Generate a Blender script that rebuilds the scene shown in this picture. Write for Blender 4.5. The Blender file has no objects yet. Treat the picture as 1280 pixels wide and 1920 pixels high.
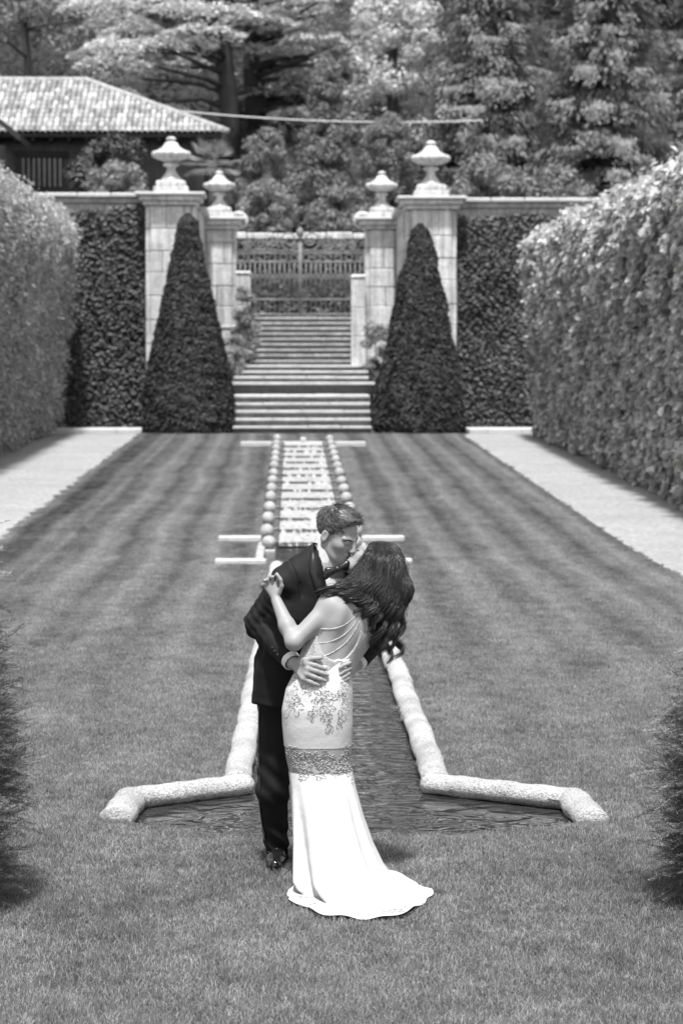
import bpy, bmesh, math, random
import numpy as np
from mathutils import Vector, Matrix
from mathutils.geometry import tessellate_polygon

scene = bpy.context.scene
col = scene.collection
rng = np.random.default_rng(7)
random.seed(7)
R = math.radians

# ------------------------------------------------------------------ camera, sky, sun
FPX = 85.0 / 36.0 * 1920.0            # focal length in photo pixels
CAM = np.array([-0.25, 0.0, 2.363])
PITCH = math.atan(280.0 / FPX)
YAW = math.atan(92.0 / FPX)
cam_data = bpy.data.cameras.new('camera')
cam_data.lens = 85.0
cam_data.sensor_fit = 'VERTICAL'
cam_data.sensor_height = 36.0
cam_data.clip_start = 0.1
cam_data.clip_end = 1500.0
cam_data.dof.use_dof = True
cam_data.dof.focus_distance = 10.85
cam_data.dof.aperture_fstop = 4.8
cam = bpy.data.objects.new('camera', cam_data)
cam.location = CAM
cam.rotation_euler = (math.pi / 2 - PITCH, 0, -YAW)
col.objects.link(cam)
scene.camera = cam

SUN_AZ = R(-175.0)                     # compass-like: 0 = +Y, negative = towards -X (photo left)
SUN_EL = R(70.0)
world = bpy.data.worlds.new('World')
scene.world = world
world.use_nodes = True
wn = world.node_tree
wn.nodes.clear()
sky = wn.nodes.new('ShaderNodeTexSky')
sky.sky_type = 'NISHITA'
sky.sun_disc = False
sky.sun_elevation = SUN_EL
sky.sun_rotation = SUN_AZ
bw = wn.nodes.new('ShaderNodeRGBToBW')          # the photograph is black and white
bg = wn.nodes.new('ShaderNodeBackground')
bg.inputs['Strength'].default_value = 0.13
wo = wn.nodes.new('ShaderNodeOutputWorld')
wn.links.new(sky.outputs[0], bw.inputs[0])
wn.links.new(bw.outputs[0], bg.inputs[0])
wn.links.new(bg.outputs[0], wo.inputs[0])

sun_data = bpy.data.lights.new('sun', 'SUN')
sun_data.energy = 3.1
sun_data.angle = R(4.0)
sun_data.color = (1.0, 1.0, 1.0)
sun = bpy.data.objects.new('sun', sun_data)
sd = Vector((math.sin(SUN_AZ) * math.cos(SUN_EL), math.cos(SUN_AZ) * math.cos(SUN_EL), math.sin(SUN_EL)))
sun.rotation_euler = (-sd).to_track_quat('-Z', 'Y').to_euler()
sun.location = sd * 60
col.objects.link(sun)

scene.view_settings.view_transform = 'Standard'
scene.view_settings.look = 'None'
scene.view_settings.exposure = 1.3
scene.view_settings.gamma = 1.0
scene.view_settings.use_curve_mapping = False
scene.render.engine = 'CYCLES'
scene.cycles.transparent_max_bounces = 24

# ------------------------------------------------------------------ measuring helpers
_f = np.array([math.sin(YAW) * math.cos(PITCH), math.cos(YAW) * math.cos(PITCH), -math.sin(PITCH)])
_r = np.array([math.cos(YAW), -math.sin(YAW), 0.0])
_u = np.cross(_r, _f)

def at(px, py, Y):
    """world point seen at photo pixel (px, py) at distance Y along the garden axis"""
    d = _f * FPX + _r * (px - 640.0) + _u * (960.0 - py)
    return CAM + d * (Y / d[1])

def ground_z(Y):
    Y = np.asarray(Y, float)
    return np.clip((Y - 30.5) * 0.0178, 0.0, 0.545)

# ------------------------------------------------------------------ object helpers
def mesh_from(name, V, F, smooth=False):
    """V (n,3); F: array (m,k) or list of index lists"""
    me = bpy.data.meshes.new(name)
    V = np.asarray(V, np.float32)
    if isinstance(F, np.ndarray) and F.ndim == 2:
        m, k = F.shape
        me.vertices.add(len(V)); me.vertices.foreach_set('co', V.ravel())
        me.loops.add(m * k); me.loops.foreach_set('vertex_index', F.astype(np.int32).ravel())
        me.polygons.add(m)
        me.polygons.foreach_set('loop_start', np.arange(0, m * k, k, dtype=np.int32))
        me.polygons.foreach_set('loop_total', np.full(m, k, np.int32))
        me.update(calc_edges=True)
    else:
        me.from_pydata([tuple(v) for v in V], [], [tuple(f) for f in F])
        me.update()
    if smooth:
        me.polygons.foreach_set('use_smooth', np.ones(len(me.polygons), bool))
    return me

def tag(o, label=None, cat=None, group=None, kind=None):
    if label: o['label'] = label
    if cat: o['category'] = cat
    if group: o['group'] = group
    if kind: o['kind'] = kind
    return o

def thing(name, label, cat, loc=(0, 0, 0), group=None):
    o = bpy.data.objects.new(name, None)
    o.empty_display_size = 0.1
    o.location = loc
    col.objects.link(o)
    return tag(o, label, cat, group)

def wloc(o):
    v = Vector((0, 0, 0))
    while o is not None:
        v = v + o.location
        o = o.parent
    return np.array(v)

def mk(name, V, F, m, parent=None, smooth=False, kind=None, origin=None):
    """mesh object from world-space vertices"""
    V = np.asarray(V, float)
    if parent is not None:
        o0 = wloc(parent)
    elif origin is not None:
        o0 = np.array(origin, float)
    else:
        o0 = np.array([(V[:, 0].min() + V[:, 0].max()) / 2, (V[:, 1].min() + V[:, 1].max()) / 2, V[:, 2].min()])
    me = mesh_from(name, V - o0, F, smooth)
    me.materials.append(m)
    o = bpy.data.objects.new(name, me)
    if parent is not None:
        o.parent = parent
    else:
        o.location = o0
    col.objects.link(o)
    if kind: o['kind'] = kind
    return o

def inst(name, me, parent, loc, rot=(0, 0, 0), scale=(1, 1, 1)):
    """object that shares mesh data; loc in world space"""
    o = bpy.data.objects.new(name, me)
    if parent is not None:
        o.parent = parent
        o.location = np.array(loc) - wloc(parent)
    else:
        o.location = loc
    o.rotation_euler = rot
    o.scale = scale
    col.objects.link(o)
    return o

_boxes = {}
def box_mesh(sx, sy, sz, m, bev=0.012):
    """bevelled block, base at z = 0, centred in x and y"""
    key = (round(sx, 3), round(sy, 3), round(sz, 3), m.name, bev)
    if key in _boxes: return _boxes[key]
    bm = bmesh.new()
    bmesh.ops.create_cube(bm, size=1.0)
    bmesh.ops.scale(bm, vec=(sx, sy, sz), verts=bm.verts)
    bmesh.ops.translate(bm, vec=(0, 0, sz / 2), verts=bm.verts)
    if bev > 0:
        bmesh.ops.bevel(bm, geom=bm.edges[:], offset=bev, segments=1, affect='EDGES', profile=0.5)
    me = bpy.data.meshes.new('block')
    bm.to_mesh(me); bm.free()
    me.materials.append(m)
    _boxes[key] = me
    return me

def block(name, x0, x1, y0, y1, z0, z1, m, parent, bev=0.012, rz=0.0, tilt=0.0):
    me = box_mesh(x1 - x0, y1 - y0, z1 - z0, m, bev)
    return inst(name, me, parent, ((x0 + x1) / 2, (y0 + y1) / 2, z0), (0, tilt, rz))

def tube(pts, radii, n=8, cap=True):
    """swept tube; returns V, F(list of quads as array)"""
    pts = np.asarray(pts, float); k = len(pts)
    radii = np.broadcast_to(np.asarray(radii, float), (k,))
    t = np.gradient(pts, axis=0)
    t /= np.linalg.norm(t, axis=1, keepdims=True) + 1e-12
    ref = np.array([0, 0, 1.0]) if abs(t[0, 2]) < 0.9 else np.array([1.0, 0, 0])
    V = []; a = np.arange(n) * 2 * math.pi / n
    nrm = np.cross(t[0], ref); nrm /= np.linalg.norm(nrm)
    for i in range(k):
        nrm = nrm - t[i] * np.dot(nrm, t[i]); nrm /= np.linalg.norm(nrm) + 1e-12
        b = np.cross(t[i], nrm)
        V.append(pts[i] + radii[i] * (np.cos(a)[:, None] * nrm + np.sin(a)[:, None] * b))
    V = np.concatenate(V)
    F = []
    for i in range(k - 1):
        for j in range(n):
            F.append((i * n + j, i * n + (j + 1) % n, (i + 1) * n + (j + 1) % n, (i + 1) * n + j))
    F = np.array(F)
    if cap:
        c0 = len(V); V = np.vstack([V, pts[0], pts[-1]])
        e = [(c0, (j + 1) % n, j, j) for j in range(n)]
        e = [(c0, (j + 1) % n, j) for j in range(n)] + [(c0 + 1, (k - 1) * n + j, (k - 1) * n + (j + 1) % n) for j in range(n)]
        return V, [tuple(f) for f in F] + e
    return V, [tuple(f) for f in F]

def merge(lst):
    V = []; F = []; o = 0
    for v, f in lst:
        V.append(np.asarray(v)); F.extend([tuple(int(i) + o for i in q) for q in f]); o += len(v)
    return np.vstack(V), F

def lathe(profile, n=24, lobes=None):
    """profile (r, z) list -> V, F ; lobes(z_index, angle) scales the radius"""
    V = []; F = []
    for i, (r, z) in enumerate(profile):
        for j in range(n):
            a = 2 * math.pi * j / n
            s = lobes(i, a) if lobes else 1.0
            V.append((r * s * math.cos(a), r * s * math.sin(a), z))
    k = len(profile)
    for i in range(k - 1):
        for j in range(n):
            F.append((i * n + j, i * n + (j + 1) % n, (i + 1) * n + (j + 1) % n, (i + 1) * n + j))
    F.append(tuple(range((k - 1) * n, k * n)))
    F.append(tuple(range(n - 1, -1, -1)))
    return np.array(V), F

def catmull(P, n):
    """resample control points with a Catmull-Rom spline"""
    P = np.asarray(P, float)
    Q = np.vstack([2 * P[0] - P[1], P, 2 * P[-1] - P[-2]])
    t = np.linspace(0, len(P) - 1 - 1e-9, n)
    i = t.astype(int); u = (t - i)[:, None]
    p0, p1, p2, p3 = Q[i], Q[i + 1], Q[i + 2], Q[i + 3]
    return 0.5 * ((2 * p1) + (-p0 + p2) * u + (2 * p0 - 5 * p1 + 4 * p2 - p3) * u * u + (-p0 + 3 * p1 - 3 * p2 + p3) * u ** 3)

# ------------------------------------------------------------------ materials (all neutral grey: a black and white photograph)
def grey(v): return (v, v, v, 1.0)

def material(name, v, rough=0.8, var=0.25, scale=6.0, detail=6.0, bump=0.0, bscale=None, island=0.0, spec=0.3,
             speck=0.0, speck_scale=60.0, streak=0.0, trans=0.0, bdist=0.02, aniso=(1, 1, 1), ragged=0.0, rag_scale=22.0):
    m = bpy.data.materials.new(name)
    m.use_nodes = True
    nt = m.node_tree; N = nt.nodes; L = nt.links
    p = N['Principled BSDF']
    p.inputs['Roughness'].default_value = rough
    p.inputs['Specular IOR Level'].default_value = spec
    geo = N.new('ShaderNodeNewGeometry')
    mp = N.new('ShaderNodeMapping'); mp.inputs['Scale'].default_value = aniso
    L.new(geo.outputs['Position'], mp.inputs['Vector'])
    def noise(s, d=6.0, r=0.55):
        n = N.new('ShaderNodeTexNoise')
        n.inputs['Scale'].default_value = s; n.inputs['Detail'].default_value = d; n.inputs['Roughness'].default_value = r
        L.new(mp.outputs[0], n.inputs['Vector'])
        return n.outputs['Fac']
    def math_(op, a, b, c=None):
        n = N.new('ShaderNodeMath'); n.operation = op
        for i, x in enumerate((a, b, c)):
            if x is None: continue
            if isinstance(x, (int, float)): n.inputs[i].default_value = x
            else: L.new(x, n.inputs[i])
        return n.outputs[0]
    # value = v * (1 + var*(2*noise-1)*1.6) ...
    val = math_('MULTIPLY_ADD', noise(scale, detail), 3.2 * var, 1.0 - 1.6 * var)
    if speck:
        val = math_('MULTIPLY', val, math_('MULTIPLY_ADD', noise(speck_scale, 3.0, 0.7), 4.0 * speck, 1.0 - 2.0 * speck))
    if streak:
        w = N.new('ShaderNodeTexNoise'); w.inputs['Scale'].default_value = 3.0; w.inputs['Detail'].default_value = 5.0
        mp2 = N.new('ShaderNodeMapping'); mp2.inputs['Scale'].default_value = (3, 3, 0.25)
        L.new(geo.outputs['Position'], mp2.inputs['Vector']); L.new(mp2.outputs[0], w.inputs['Vector'])
        val = math_('MULTIPLY', val, math_('MULTIPLY_ADD', w.outputs['Fac'], 3 * streak, 1 - 1.5 * streak))
    if island:
        val = math_('MULTIPLY', val, math_('MULTIPLY_ADD', geo.outputs['Random Per Island'], 2 * island, 1 - island))
    val = math_('MULTIPLY', val, v)
    val = math_('MAXIMUM', val, 0.003)
    cmb = N.new('ShaderNodeCombineColor')
    for i in range(3): L.new(val, cmb.inputs[i])
    L.new(cmb.outputs[0], p.inputs['Base Color'])
    if bump:
        b = N.new('ShaderNodeBump'); b.inputs['Strength'].default_value = bump; b.inputs['Distance'].default_value = bdist
        L.new(noise(bscale or scale * 4, 5.0, 0.6), b.inputs['Height'])
        L.new(b.outputs[0], p.inputs['Normal'])
    if trans:
        tr = N.new('ShaderNodeBsdfTranslucent')
        L.new(cmb.outputs[0], tr.inputs['Color'])
        mx = N.new('ShaderNodeMixShader'); mx.inputs[0].default_value = trans
        out = N['Material Output']
        L.new(p.outputs[0], mx.inputs[1]); L.new(tr.outputs[0], mx.inputs[2]); L.new(mx.outputs[0], out.inputs['Surface'])
    if ragged:
        # sprays of needles: the leaf faces are broken up by a fine cut-out
        tb = N.new('ShaderNodeBsdfTransparent')
        cut = math_('GREATER_THAN', noise(rag_scale, 2.0, 0.5), 0.5 + (ragged - 0.5) * 0.3)
        mx2 = N.new('ShaderNodeMixShader'); out = N['Material Output']
        src = out.inputs['Surface'].links[0].from_socket
        L.new(cut, mx2.inputs[0]); L.new(tb.outputs[0], mx2.inputs[1]); L.new(src, mx2.inputs[2]); L.new(mx2.outputs[0], out.inputs['Surface'])
    return m

M = {}
M['stone'] = material('pale_stone', 0.45, 0.85, 0.28, 2.2, 8, 0.5, 22, speck=0.26, speck_scale=10, streak=0.55)
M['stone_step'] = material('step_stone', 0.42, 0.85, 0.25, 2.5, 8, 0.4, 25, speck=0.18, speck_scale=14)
M['stone_dark'] = material('weathered_stone', 0.30, 0.9, 0.35, 2.0, 8, 0.5, 20, speck=0.25, speck_scale=12, streak=0.3)
M['stone_kerb'] = material('rough_kerb_stone', 0.39, 0.95, 0.40, 3.0, 8, 1.0, 80, speck=0.62, speck_scale=75, bdist=0.02)
M['stone_bright'] = material('clean_stone', 0.44, 0.85, 0.15, 3.0, 6, 0.3, 30, speck=0.1)
M['shell'] = material('shell_stone', 0.30, 0.85, 0.3, 6.0, 7, 0.5, 40, speck=0.2, speck_scale=30)
M['riser'] = material('shaded_riser_stone', 0.16, 0.9, 0.4, 3.0, 8, 0.4, 20, speck=0.3, speck_scale=12)  # step stone darkened: shade of the risers put into the colour
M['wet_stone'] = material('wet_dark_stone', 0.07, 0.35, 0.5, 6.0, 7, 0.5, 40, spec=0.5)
M['gravel'] = material('gravel', 0.26, 0.95, 0.15, 0.6, 8, 0.6, 60, speck=0.42, speck_scale=12, bdist=0.01)
M['soil'] = material('soil', 0.06, 0.95, 0.3, 3, 6)
M['hill'] = material('hill_ground', 0.02, 0.95, 0.5, 0.5, 8)
M['mortar'] = material('mortar', 0.2, 0.95, 0.25, 4, 6)
M['bark'] = material('bark', 0.05, 0.95, 0.4, 3, 6, 0.6, 12, aniso=(3, 3, 0.5))
M['iron'] = material('painted_iron', 0.15, 0.5, 0.3, 5, 5, spec=0.5)
M['tile'] = material('roof_tile', 0.30, 0.9, 0.3, 1.6, 7, 0.2, 30, island=0.0, speck=0.2, speck_scale=9)
M['house_wall'] = material('house_plaster', 0.085, 0.95, 0.5, 1.2, 8, 0.4, 8, streak=0.3)
M['wood_dark'] = material('dark_wood', 0.03, 0.8, 0.3, 4)
M['slat'] = material('weathered_slat', 0.24, 0.8, 0.3, 4)
M['dark'] = material('dark_interior', 0.01, 0.9, 0.1, 4)
M['cable'] = material('pale_cable', 0.5, 0.6, 0.1, 4)
# foliage
M['hedge_l'] = material('hedge_leaf_feathery', 0.44, 0.6, 0.35, 0.9, 6, island=0.5, trans=0.4)
M['hedge_r'] = material('hedge_leaf_glossy', 0.50, 0.5, 0.2, 0.9, 6, island=0.6, trans=0.42, spec=0.5)
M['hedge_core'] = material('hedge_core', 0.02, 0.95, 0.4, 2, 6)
M['yew'] = material('yew_leaf', 0.045, 0.6, 0.35, 1.3, 6, island=0.6, trans=0.12)
M['yew_near'] = material('yew_needle', 0.13, 0.5, 0.25, 8, 5, island=0.5, trans=0.15, spec=0.4)
M['ivy'] = material('ivy_leaf', 0.085, 0.5, 0.35, 0.8, 6, island=0.5, trans=0.15, spec=0.2)
M['cedar'] = material('cedar_foliage', 0.55, 0.8, 0.3, 0.35, 6, island=0.45, trans=0.25, ragged=0.42, rag_scale=20)
M['conifer'] = material('conifer_foliage', 0.21, 0.8, 0.35, 0.4, 6, island=0.5, trans=0.2, ragged=0.42, rag_scale=20)
M['back'] = material('deep_conifer_foliage', 0.03, 0.8, 0.4, 0.3, 6, island=0.6, trans=0.1, ragged=0.42, rag_scale=20)
M['cypress'] = material('cypress_foliage', 0.20, 0.8, 0.35, 0.5, 6, island=0.5, trans=0.2, ragged=0.42, rag_scale=20)
M['broadleaf'] = material('broadleaf_foliage', 0.62, 0.7, 0.25, 0.5, 6, island=0.4, trans=0.35, ragged=0.42, rag_scale=16)
M['shrub'] = material('shrub_leaf', 0.26, 0.7, 0.3, 1.0, 6, island=0.45, trans=0.3, ragged=0.4, rag_scale=28)
# people
M['skin_f'] = material('fair_skin', 0.245, 0.5, 0.06, 12, 5, 0.03, 160, spec=0.25)
M['skin_m'] = material('tanned_skin', 0.25, 0.55, 0.12, 14, 5, 0.06, 180, spec=0.25)
M['suit'] = material('black_wool', 0.0075, 0.75, 0.2, 40, 5, 0.12, 300, spec=0.22, bdist=0.002)
M['satin'] = material('black_satin', 0.009, 0.33, 0.1, 30, 3, spec=0.45)
M['leather'] = material('black_patent_leather', 0.008, 0.12, 0.1, 30, 3, spec=0.6)
M['shirt'] = material('white_cotton', 0.6, 0.8, 0.03, 20, 4, 0.1, 40, spec=0.2)
M['hair_m'] = material('short_brown_hair', 0.06, 0.42, 0.2, 60, 3, island=0.6, spec=0.55)
M['hair_f'] = material('dark_brown_hair', 0.018, 0.34, 0.2, 60, 3, island=0.6, spec=0.4)
M['dress'] = material('white_crepe', 0.47, 0.6, 0.03, 8, 3, 0.25, 14, spec=0.3)
M['sheer'] = material('sheer_mesh_panel', 0.26, 0.7, 0.1, 60, 3, 0.2, 400, bdist=0.002)
M['lace'] = material('beaded_lace', 0.32, 0.55, 0.35, 120, 4, 0.9, 260, spec=0.5, bdist=0.004)
M['bead'] = material('silver_bead', 0.30, 0.25, 0.1, 90, 3, island=0.6, spec=0.8)
M['strand'] = material('bright_bead', 0.62, 0.25, 0.1, 90, 3, island=0.4, spec=0.8)
M['brow'] = material('eyebrow_hair', 0.03, 0.6, 0.2, 60, 3)
M['lip'] = material('lip_skin', 0.17, 0.45, 0.05, 60, 3)
M['lip_f'] = material('lip_skin_light', 0.3, 0.45, 0.05, 60, 3)
M['metal'] = material('silver_metal', 0.6, 0.2, 0.05, 60, 3, spec=0.9)

def mow_material(name, base, island, trans):
    """lawn colour: mowing stripes along the axis, cross passes, blotches"""
    m = bpy.data.materials.new(name); m.use_nodes = True
    nt = m.node_tree; N = nt.nodes; L = nt.links
    p = N['Principled BSDF']; p.inputs['Roughness'].default_value = 0.7; p.inputs['Specular IOR Level'].default_value = 0.25
    geo = N.new('ShaderNodeNewGeometry')
    sep = N.new('ShaderNodeSeparateXYZ'); L.new(geo.outputs['Position'], sep.inputs[0])
    def mth(op, a, b=None, c=None):
        n = N.new('ShaderNodeMath'); n.operation = op
        for i, x in enumerate((a, b, c)):
            if x is None: continue
            if isinstance(x, (int, float)): n.inputs[i].default_value = x
            else: L.new(x, n.inputs[i])
        return n.outputs[0]
    def noise(s, d, aniso=(1, 1, 1), r=0.55):
        mp = N.new('ShaderNodeMapping'); mp.inputs['Scale'].default_value = aniso
        L.new(geo.outputs['Position'], mp.inputs['Vector'])
        n = N.new('ShaderNodeTexNoise'); n.inputs['Scale'].default_value = s; n.inputs['Detail'].default_value = d
        n.inputs['Roughness'].default_value = r
        L.new(mp.outputs[0], n.inputs['Vector']); return n.outputs['Fac']
    wob = mth('MULTIPLY_ADD', noise(0.2, 2), 0.4, -0.2)
    xx = mth('ADD', sep.outputs['X'], wob)
    s1 = mth('SINE', mth('MULTIPLY', xx, 8.8))
    s2 = mth('SINE', mth('MULTIPLY_ADD', xx, 25.0, 0.8))
    stripes = mth('ADD', mth('MULTIPLY', s1, 0.25), mth('MULTIPLY', s2, 0.08))
    fade = mth('SMOOTH_MIN', mth('MAXIMUM', mth('MULTIPLY_ADD', sep.outputs['Y'], 0.06, -0.75), 0.0), 1.0, 0.2)
    stripes = mth('MULTIPLY', stripes, fade)
    blot = mth('MULTIPLY_ADD', noise(1.0, 6, (1.3, 0.7, 1)), 1.0, -0.5)
    fine = mth('MULTIPLY_ADD', noise(6.0, 5, (1, 0.7, 1), 0.7), 1.5, -0.75)
    edge = mth('MULTIPLY', mth('GREATER_THAN', mth('MULTIPLY', sep.outputs['X'], -1.0), 3.25), -0.28)   # last mower pass by the left path
    val = mth('ADD', mth('ADD', mth('ADD', mth('ADD', stripes, blot), fine), edge), 1.0)
    if island:
        val = mth('MULTIPLY', val, mth('MULTIPLY_ADD', geo.outputs['Random Per Island'], 2 * island, 1 - island))
    val = mth('MAXIMUM', mth('MULTIPLY', val, base), 0.01)
    cmb = N.new('ShaderNodeCombineColor')
    for i in range(3): L.new(val, cmb.inputs[i])
    L.new(cmb.outputs[0], p.inputs['Base Color'])
    b = N.new('ShaderNodeBump'); b.inputs['Strength'].default_value = 0.8; b.inputs['Distance'].default_value = 0.04
    L.new(noise(26.0, 6, (1, 1, 1), 0.7), b.inputs['Height'])
    if not island:
        L.new(b.outputs[0], p.inputs['Normal'])
    if trans:
        tr = N.new('ShaderNodeBsdfTranslucent'); L.new(cmb.outputs[0], tr.inputs['Color'])
        mx = N.new('ShaderNodeMixShader'); mx.inputs[0].default_value = trans
        L.new(p.outputs[0], mx.inputs[1]); L.new(tr.outputs[0], mx.inputs[2]); L.new(mx.outputs[0], N['Material Output'].inputs['Surface'])
    return m
M['lawn'] = mow_material('lawn_turf', 0.09, 0, 0)
M['grass'] = mow_material('grass_blade', 0.27, 0.6, 0.4)

def water_material(name, base, rough, bscale, bstr, foam=0.0, bdist=0.05, aniso=(1, 1, 1), detail=4):
    m = bpy.data.materials.new(name); m.use_nodes = True
    nt = m.node_tree; N = nt.nodes; L = nt.links
    p = N['Principled BSDF']
    p.inputs['Base Color'].default_value = grey(base); p.inputs['Roughness'].default_value = rough
    p.inputs['IOR'].default_value = 1.33; p.inputs['Specular IOR Level'].default_value = 0.6
    geo = N.new('ShaderNodeNewGeometry')
    mp = N.new('ShaderNodeMapping'); mp.inputs['Scale'].default_value = aniso
    L.new(geo.outputs['Position'], mp.inputs['Vector'])
    n = N.new('ShaderNodeTexNoise'); n.inputs['Scale'].default_value = bscale; n.inputs['Detail'].default_value = detail
    n.inputs['Distortion'].default_value = 0.9
    L.new(mp.outputs[0], n.inputs['Vector'])
    b = N.new('ShaderNodeBump'); b.inputs['Strength'].default_value = bstr; b.inputs['Distance'].default_value = bdist
    L.new(n.outputs['Fac'], b.inputs['Height']); L.new(b.outputs[0], p.inputs['Normal'])
    if foam:
        n2 = N.new('ShaderNodeTexNoise'); n2.inputs['Scale'].default_value = 9.0; n2.inputs['Detail'].default_value = 5
        mp2 = N.new('ShaderNodeMapping'); mp2.inputs['Scale'].default_value = (1.6, 0.5, 0.6)
        L.new(geo.outputs['Position'], mp2.inputs['Vector']); L.new(mp2.outputs[0], n2.inputs['Vector'])
        r = N.new('ShaderNodeValToRGB')
        r.color_ramp.elements[0].position = 0.53 - foam * 0.2; r.color_ramp.elements[0].color = grey(base)
        r.color_ramp.elements[1].position = 0.62 - foam * 0.2; r.color_ramp.elements[1].color = grey(0.36)
        L.new(n2.outputs['Fac'], r.inputs[0]); L.new(r.outputs[0], p.inputs['Base Color'])
        r2 = N.new('ShaderNodeMapRange'); r2.inputs[1].default_value = 0.4; r2.inputs[2].default_value = 0.6
        r2.inputs[3].default_value = rough; r2.inputs[4].default_value = 0.6
        L.new(n2.outputs['Fac'], r2.inputs[0]); L.new(r2.outputs[0], p.inputs['Roughness'])
    return m
M['water'] = water_material('pool_water', 0.025, 0.03, 7.0, 0.55, aniso=(0.8, 0.8, 1.0), detail=1.5)
M['foam'] = water_material('cascade_water', 0.13, 0.3, 14.0, 0.5, foam=0.9)
M['fall'] = water_material('falling_water', 0.012, 0.4, 14.0, 0.4, foam=0.12)
# ------------------------------------------------------------------ foliage helpers
def leaf_quads(P, size, nrm=None, jitter=1.0, aspect=2.0, rg=rng, droop=0.0, direc=None):
    """one small folded leaf (two quads would be waste: one bent quad) at each point"""
    n = len(P)
    size = np.broadcast_to(np.asarray(size, float), (n,))[:, None]
    if nrm is None: nrm = np.zeros((n, 3)); nrm[:, 2] = 0.2
    N_ = nrm + jitter * rg.normal(size=(n, 3)) * 0.6
    N_ /= np.linalg.norm(N_, axis=1, keepdims=True) + 1e-9
    if direc is None:
        A = rg.normal(size=(n, 3)); A[:, 2] -= droop
    else:
        A = direc + jitter * 0.35 * rg.normal(size=(n, 3))
    A = A - N_ * (A * N_).sum(1, keepdims=True)
    A /= np.linalg.norm(A, axis=1, keepdims=True) + 1e-9
    B = np.cross(N_, A)
    L_ = size * (0.75 + 0.5 * rg.random((n, 1))); W = L_ / aspect
    v0 = P - A * L_ * 0.5; v2 = P + A * L_ * 0.5
    v1 = P + B * W * 0.5 + N_ * W * 0.15; v3 = P - B * W * 0.5 + N_ * W * 0.15
    V = np.stack([v0, v1, v2, v3], 1).reshape(-1, 3)
    F = np.arange(4 * n).reshape(n, 4)
    return V, F

def value_noise(P, scale, seed=0):
    """cheap smooth noise in [-1,1] from sines"""
    r = np.random.default_rng(seed)
    out = np.zeros(len(P))
    for i in range(6):
        d = r.normal(size=3); d /= np.linalg.norm(d)
        out += np.sin(P @ d * scale * (0.7 + 0.35 * i) + r.random() * 6.28) / (1 + 0.35 * i)
    return out / 2.6

def vfoliage(name, V, F, m, parent):
    return mk(name, V, F, m, parent, kind='stuff')

def limb(p0, p1, r0, r1, sag=0.0, n=5, wob=0.1, sides=6):
    t = np.linspace(0, 1, n)[:, None]
    P = np.array(p0) * (1 - t) + np.array(p1) * t
    ln = np.linalg.norm(np.array(p1) - np.array(p0))
    P[1:-1] += rng.normal(size=(n - 2, 3)) * wob * ln * 0.1
    P[:, 2] += sag * 4 * (t * (1 - t))[:, 0]
    return tube(P, np.linspace(r0, r1, n), sides)
# ------------------------------------------------------------------ ground, lawn, paths, water
def poly_sheet(polys, zf):
    V = []; F = []
    for poly in polys:
        o = len(V)
        tris = tessellate_polygon([[Vector((x, y, 0)) for x, y in poly]])
        V += [(x, y, float(zf(y))) for x, y in poly]
        for t in tris:
            a, b, c = [np.array(poly[i]) for i in t]
            cr = (b[0] - a[0]) * (c[1] - a[1]) - (b[1] - a[1]) * (c[0] - a[0])
            F.append(tuple(o + i for i in (t if cr > 0 else t[::-1])))
    return np.array(V), F

LW = 4.05
WL = [(0, 11.93), (-.40, 11.97), (-.76, 12.10), (-1.11, 12.38), (-1.08, 13.0), (-.50, 13.42), (-.35, 28.6)]
WR = [(0, 11.93), (.45, 11.96), (.86, 12.08), (1.23, 12.32), (1.20, 12.92), (.50, 13.42), (.45, 28.6)]
near_l = [(-LW, -20), (0, -20)] + WL + [(-.62, 28.6), (-.62, 30.5), (-LW, 30.5)]
near_r = [(LW, 30.5), (.62, 30.5), (.62, 28.6)] + WR[::-1] + [(0, -20), (LW, -20)]
far_l = [(-LW, 30.5), (-.62, 30.5), (-.62, 31.6), (-.6, 31.6), (-.6, 55.5), (0, 55.5), (0, 61.1), (-LW, 61.1)]
far_r = [(x * -1, y) for x, y in far_l][::-1]
top = [(-LW, 61.1), (LW, 61.1), (LW, 63.0), (-LW, 63.0)]
V, F = poly_sheet([near_l, near_r, far_l, far_r, top], ground_z)
tag(mk('lawn', V, F, M['lawn'], origin=(0, 0, 0)), 'wide mown lawn with stripes on both sides of the water channel', kind='structure')

for s in (-1, 1):
    a, b = s * LW, s * 7.6
    x0, x1 = min(a, b), max(a, b)
    V, F = poly_sheet([[(x0, -20), (x1, -20), (x1, 30.5), (x0, 30.5)], [(x0, 30.5), (x1, 30.5), (x1, 61.1), (x0, 61.1)],
                       [(x0, 61.1), (x1, 61.1), (x1, 67), (x0, 67)]], lambda y: ground_z(y) - 0.025)
    tag(mk('gravel_path', V, F, M['gravel'], origin=(0, 0, 0)), None, kind='structure')
# outer ground: sheets beside the hedges and a deep base sheet out to the horizon
polys = []
for s in (-1, 1):
    x0, x1 = (s * 7.6, s * 300) if s > 0 else (s * 300, s * 7.6)
    polys += [[(x0, -20), (x1, -20), (x1, 30.5), (x0, 30.5)], [(x0, 30.5), (x1, 30.5), (x1, 61.1), (x0, 61.1)], [(x0, 61.1), (x1, 61.1), (x1, 75), (x0, 75)]]
polys.append([(-300, -300), (300, -300), (300, -20), (-300, -20)])
polys.append([(-7.6, 63.0), (7.6, 63.0), (7.6, 75), (-7.6, 75)])
V, F = poly_sheet(polys, lambda y: ground_z(y) - 0.04)
V2, F2 = poly_sheet([[(-600, -300), (600, -300), (600, 700), (-600, 700)]], lambda y: -0.9)
V, F = merge([(V, F), (V2, F2)])
tag(mk('ground', V, F, M['soil'], origin=(0, 0, 0)), None, kind='structure')

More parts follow.
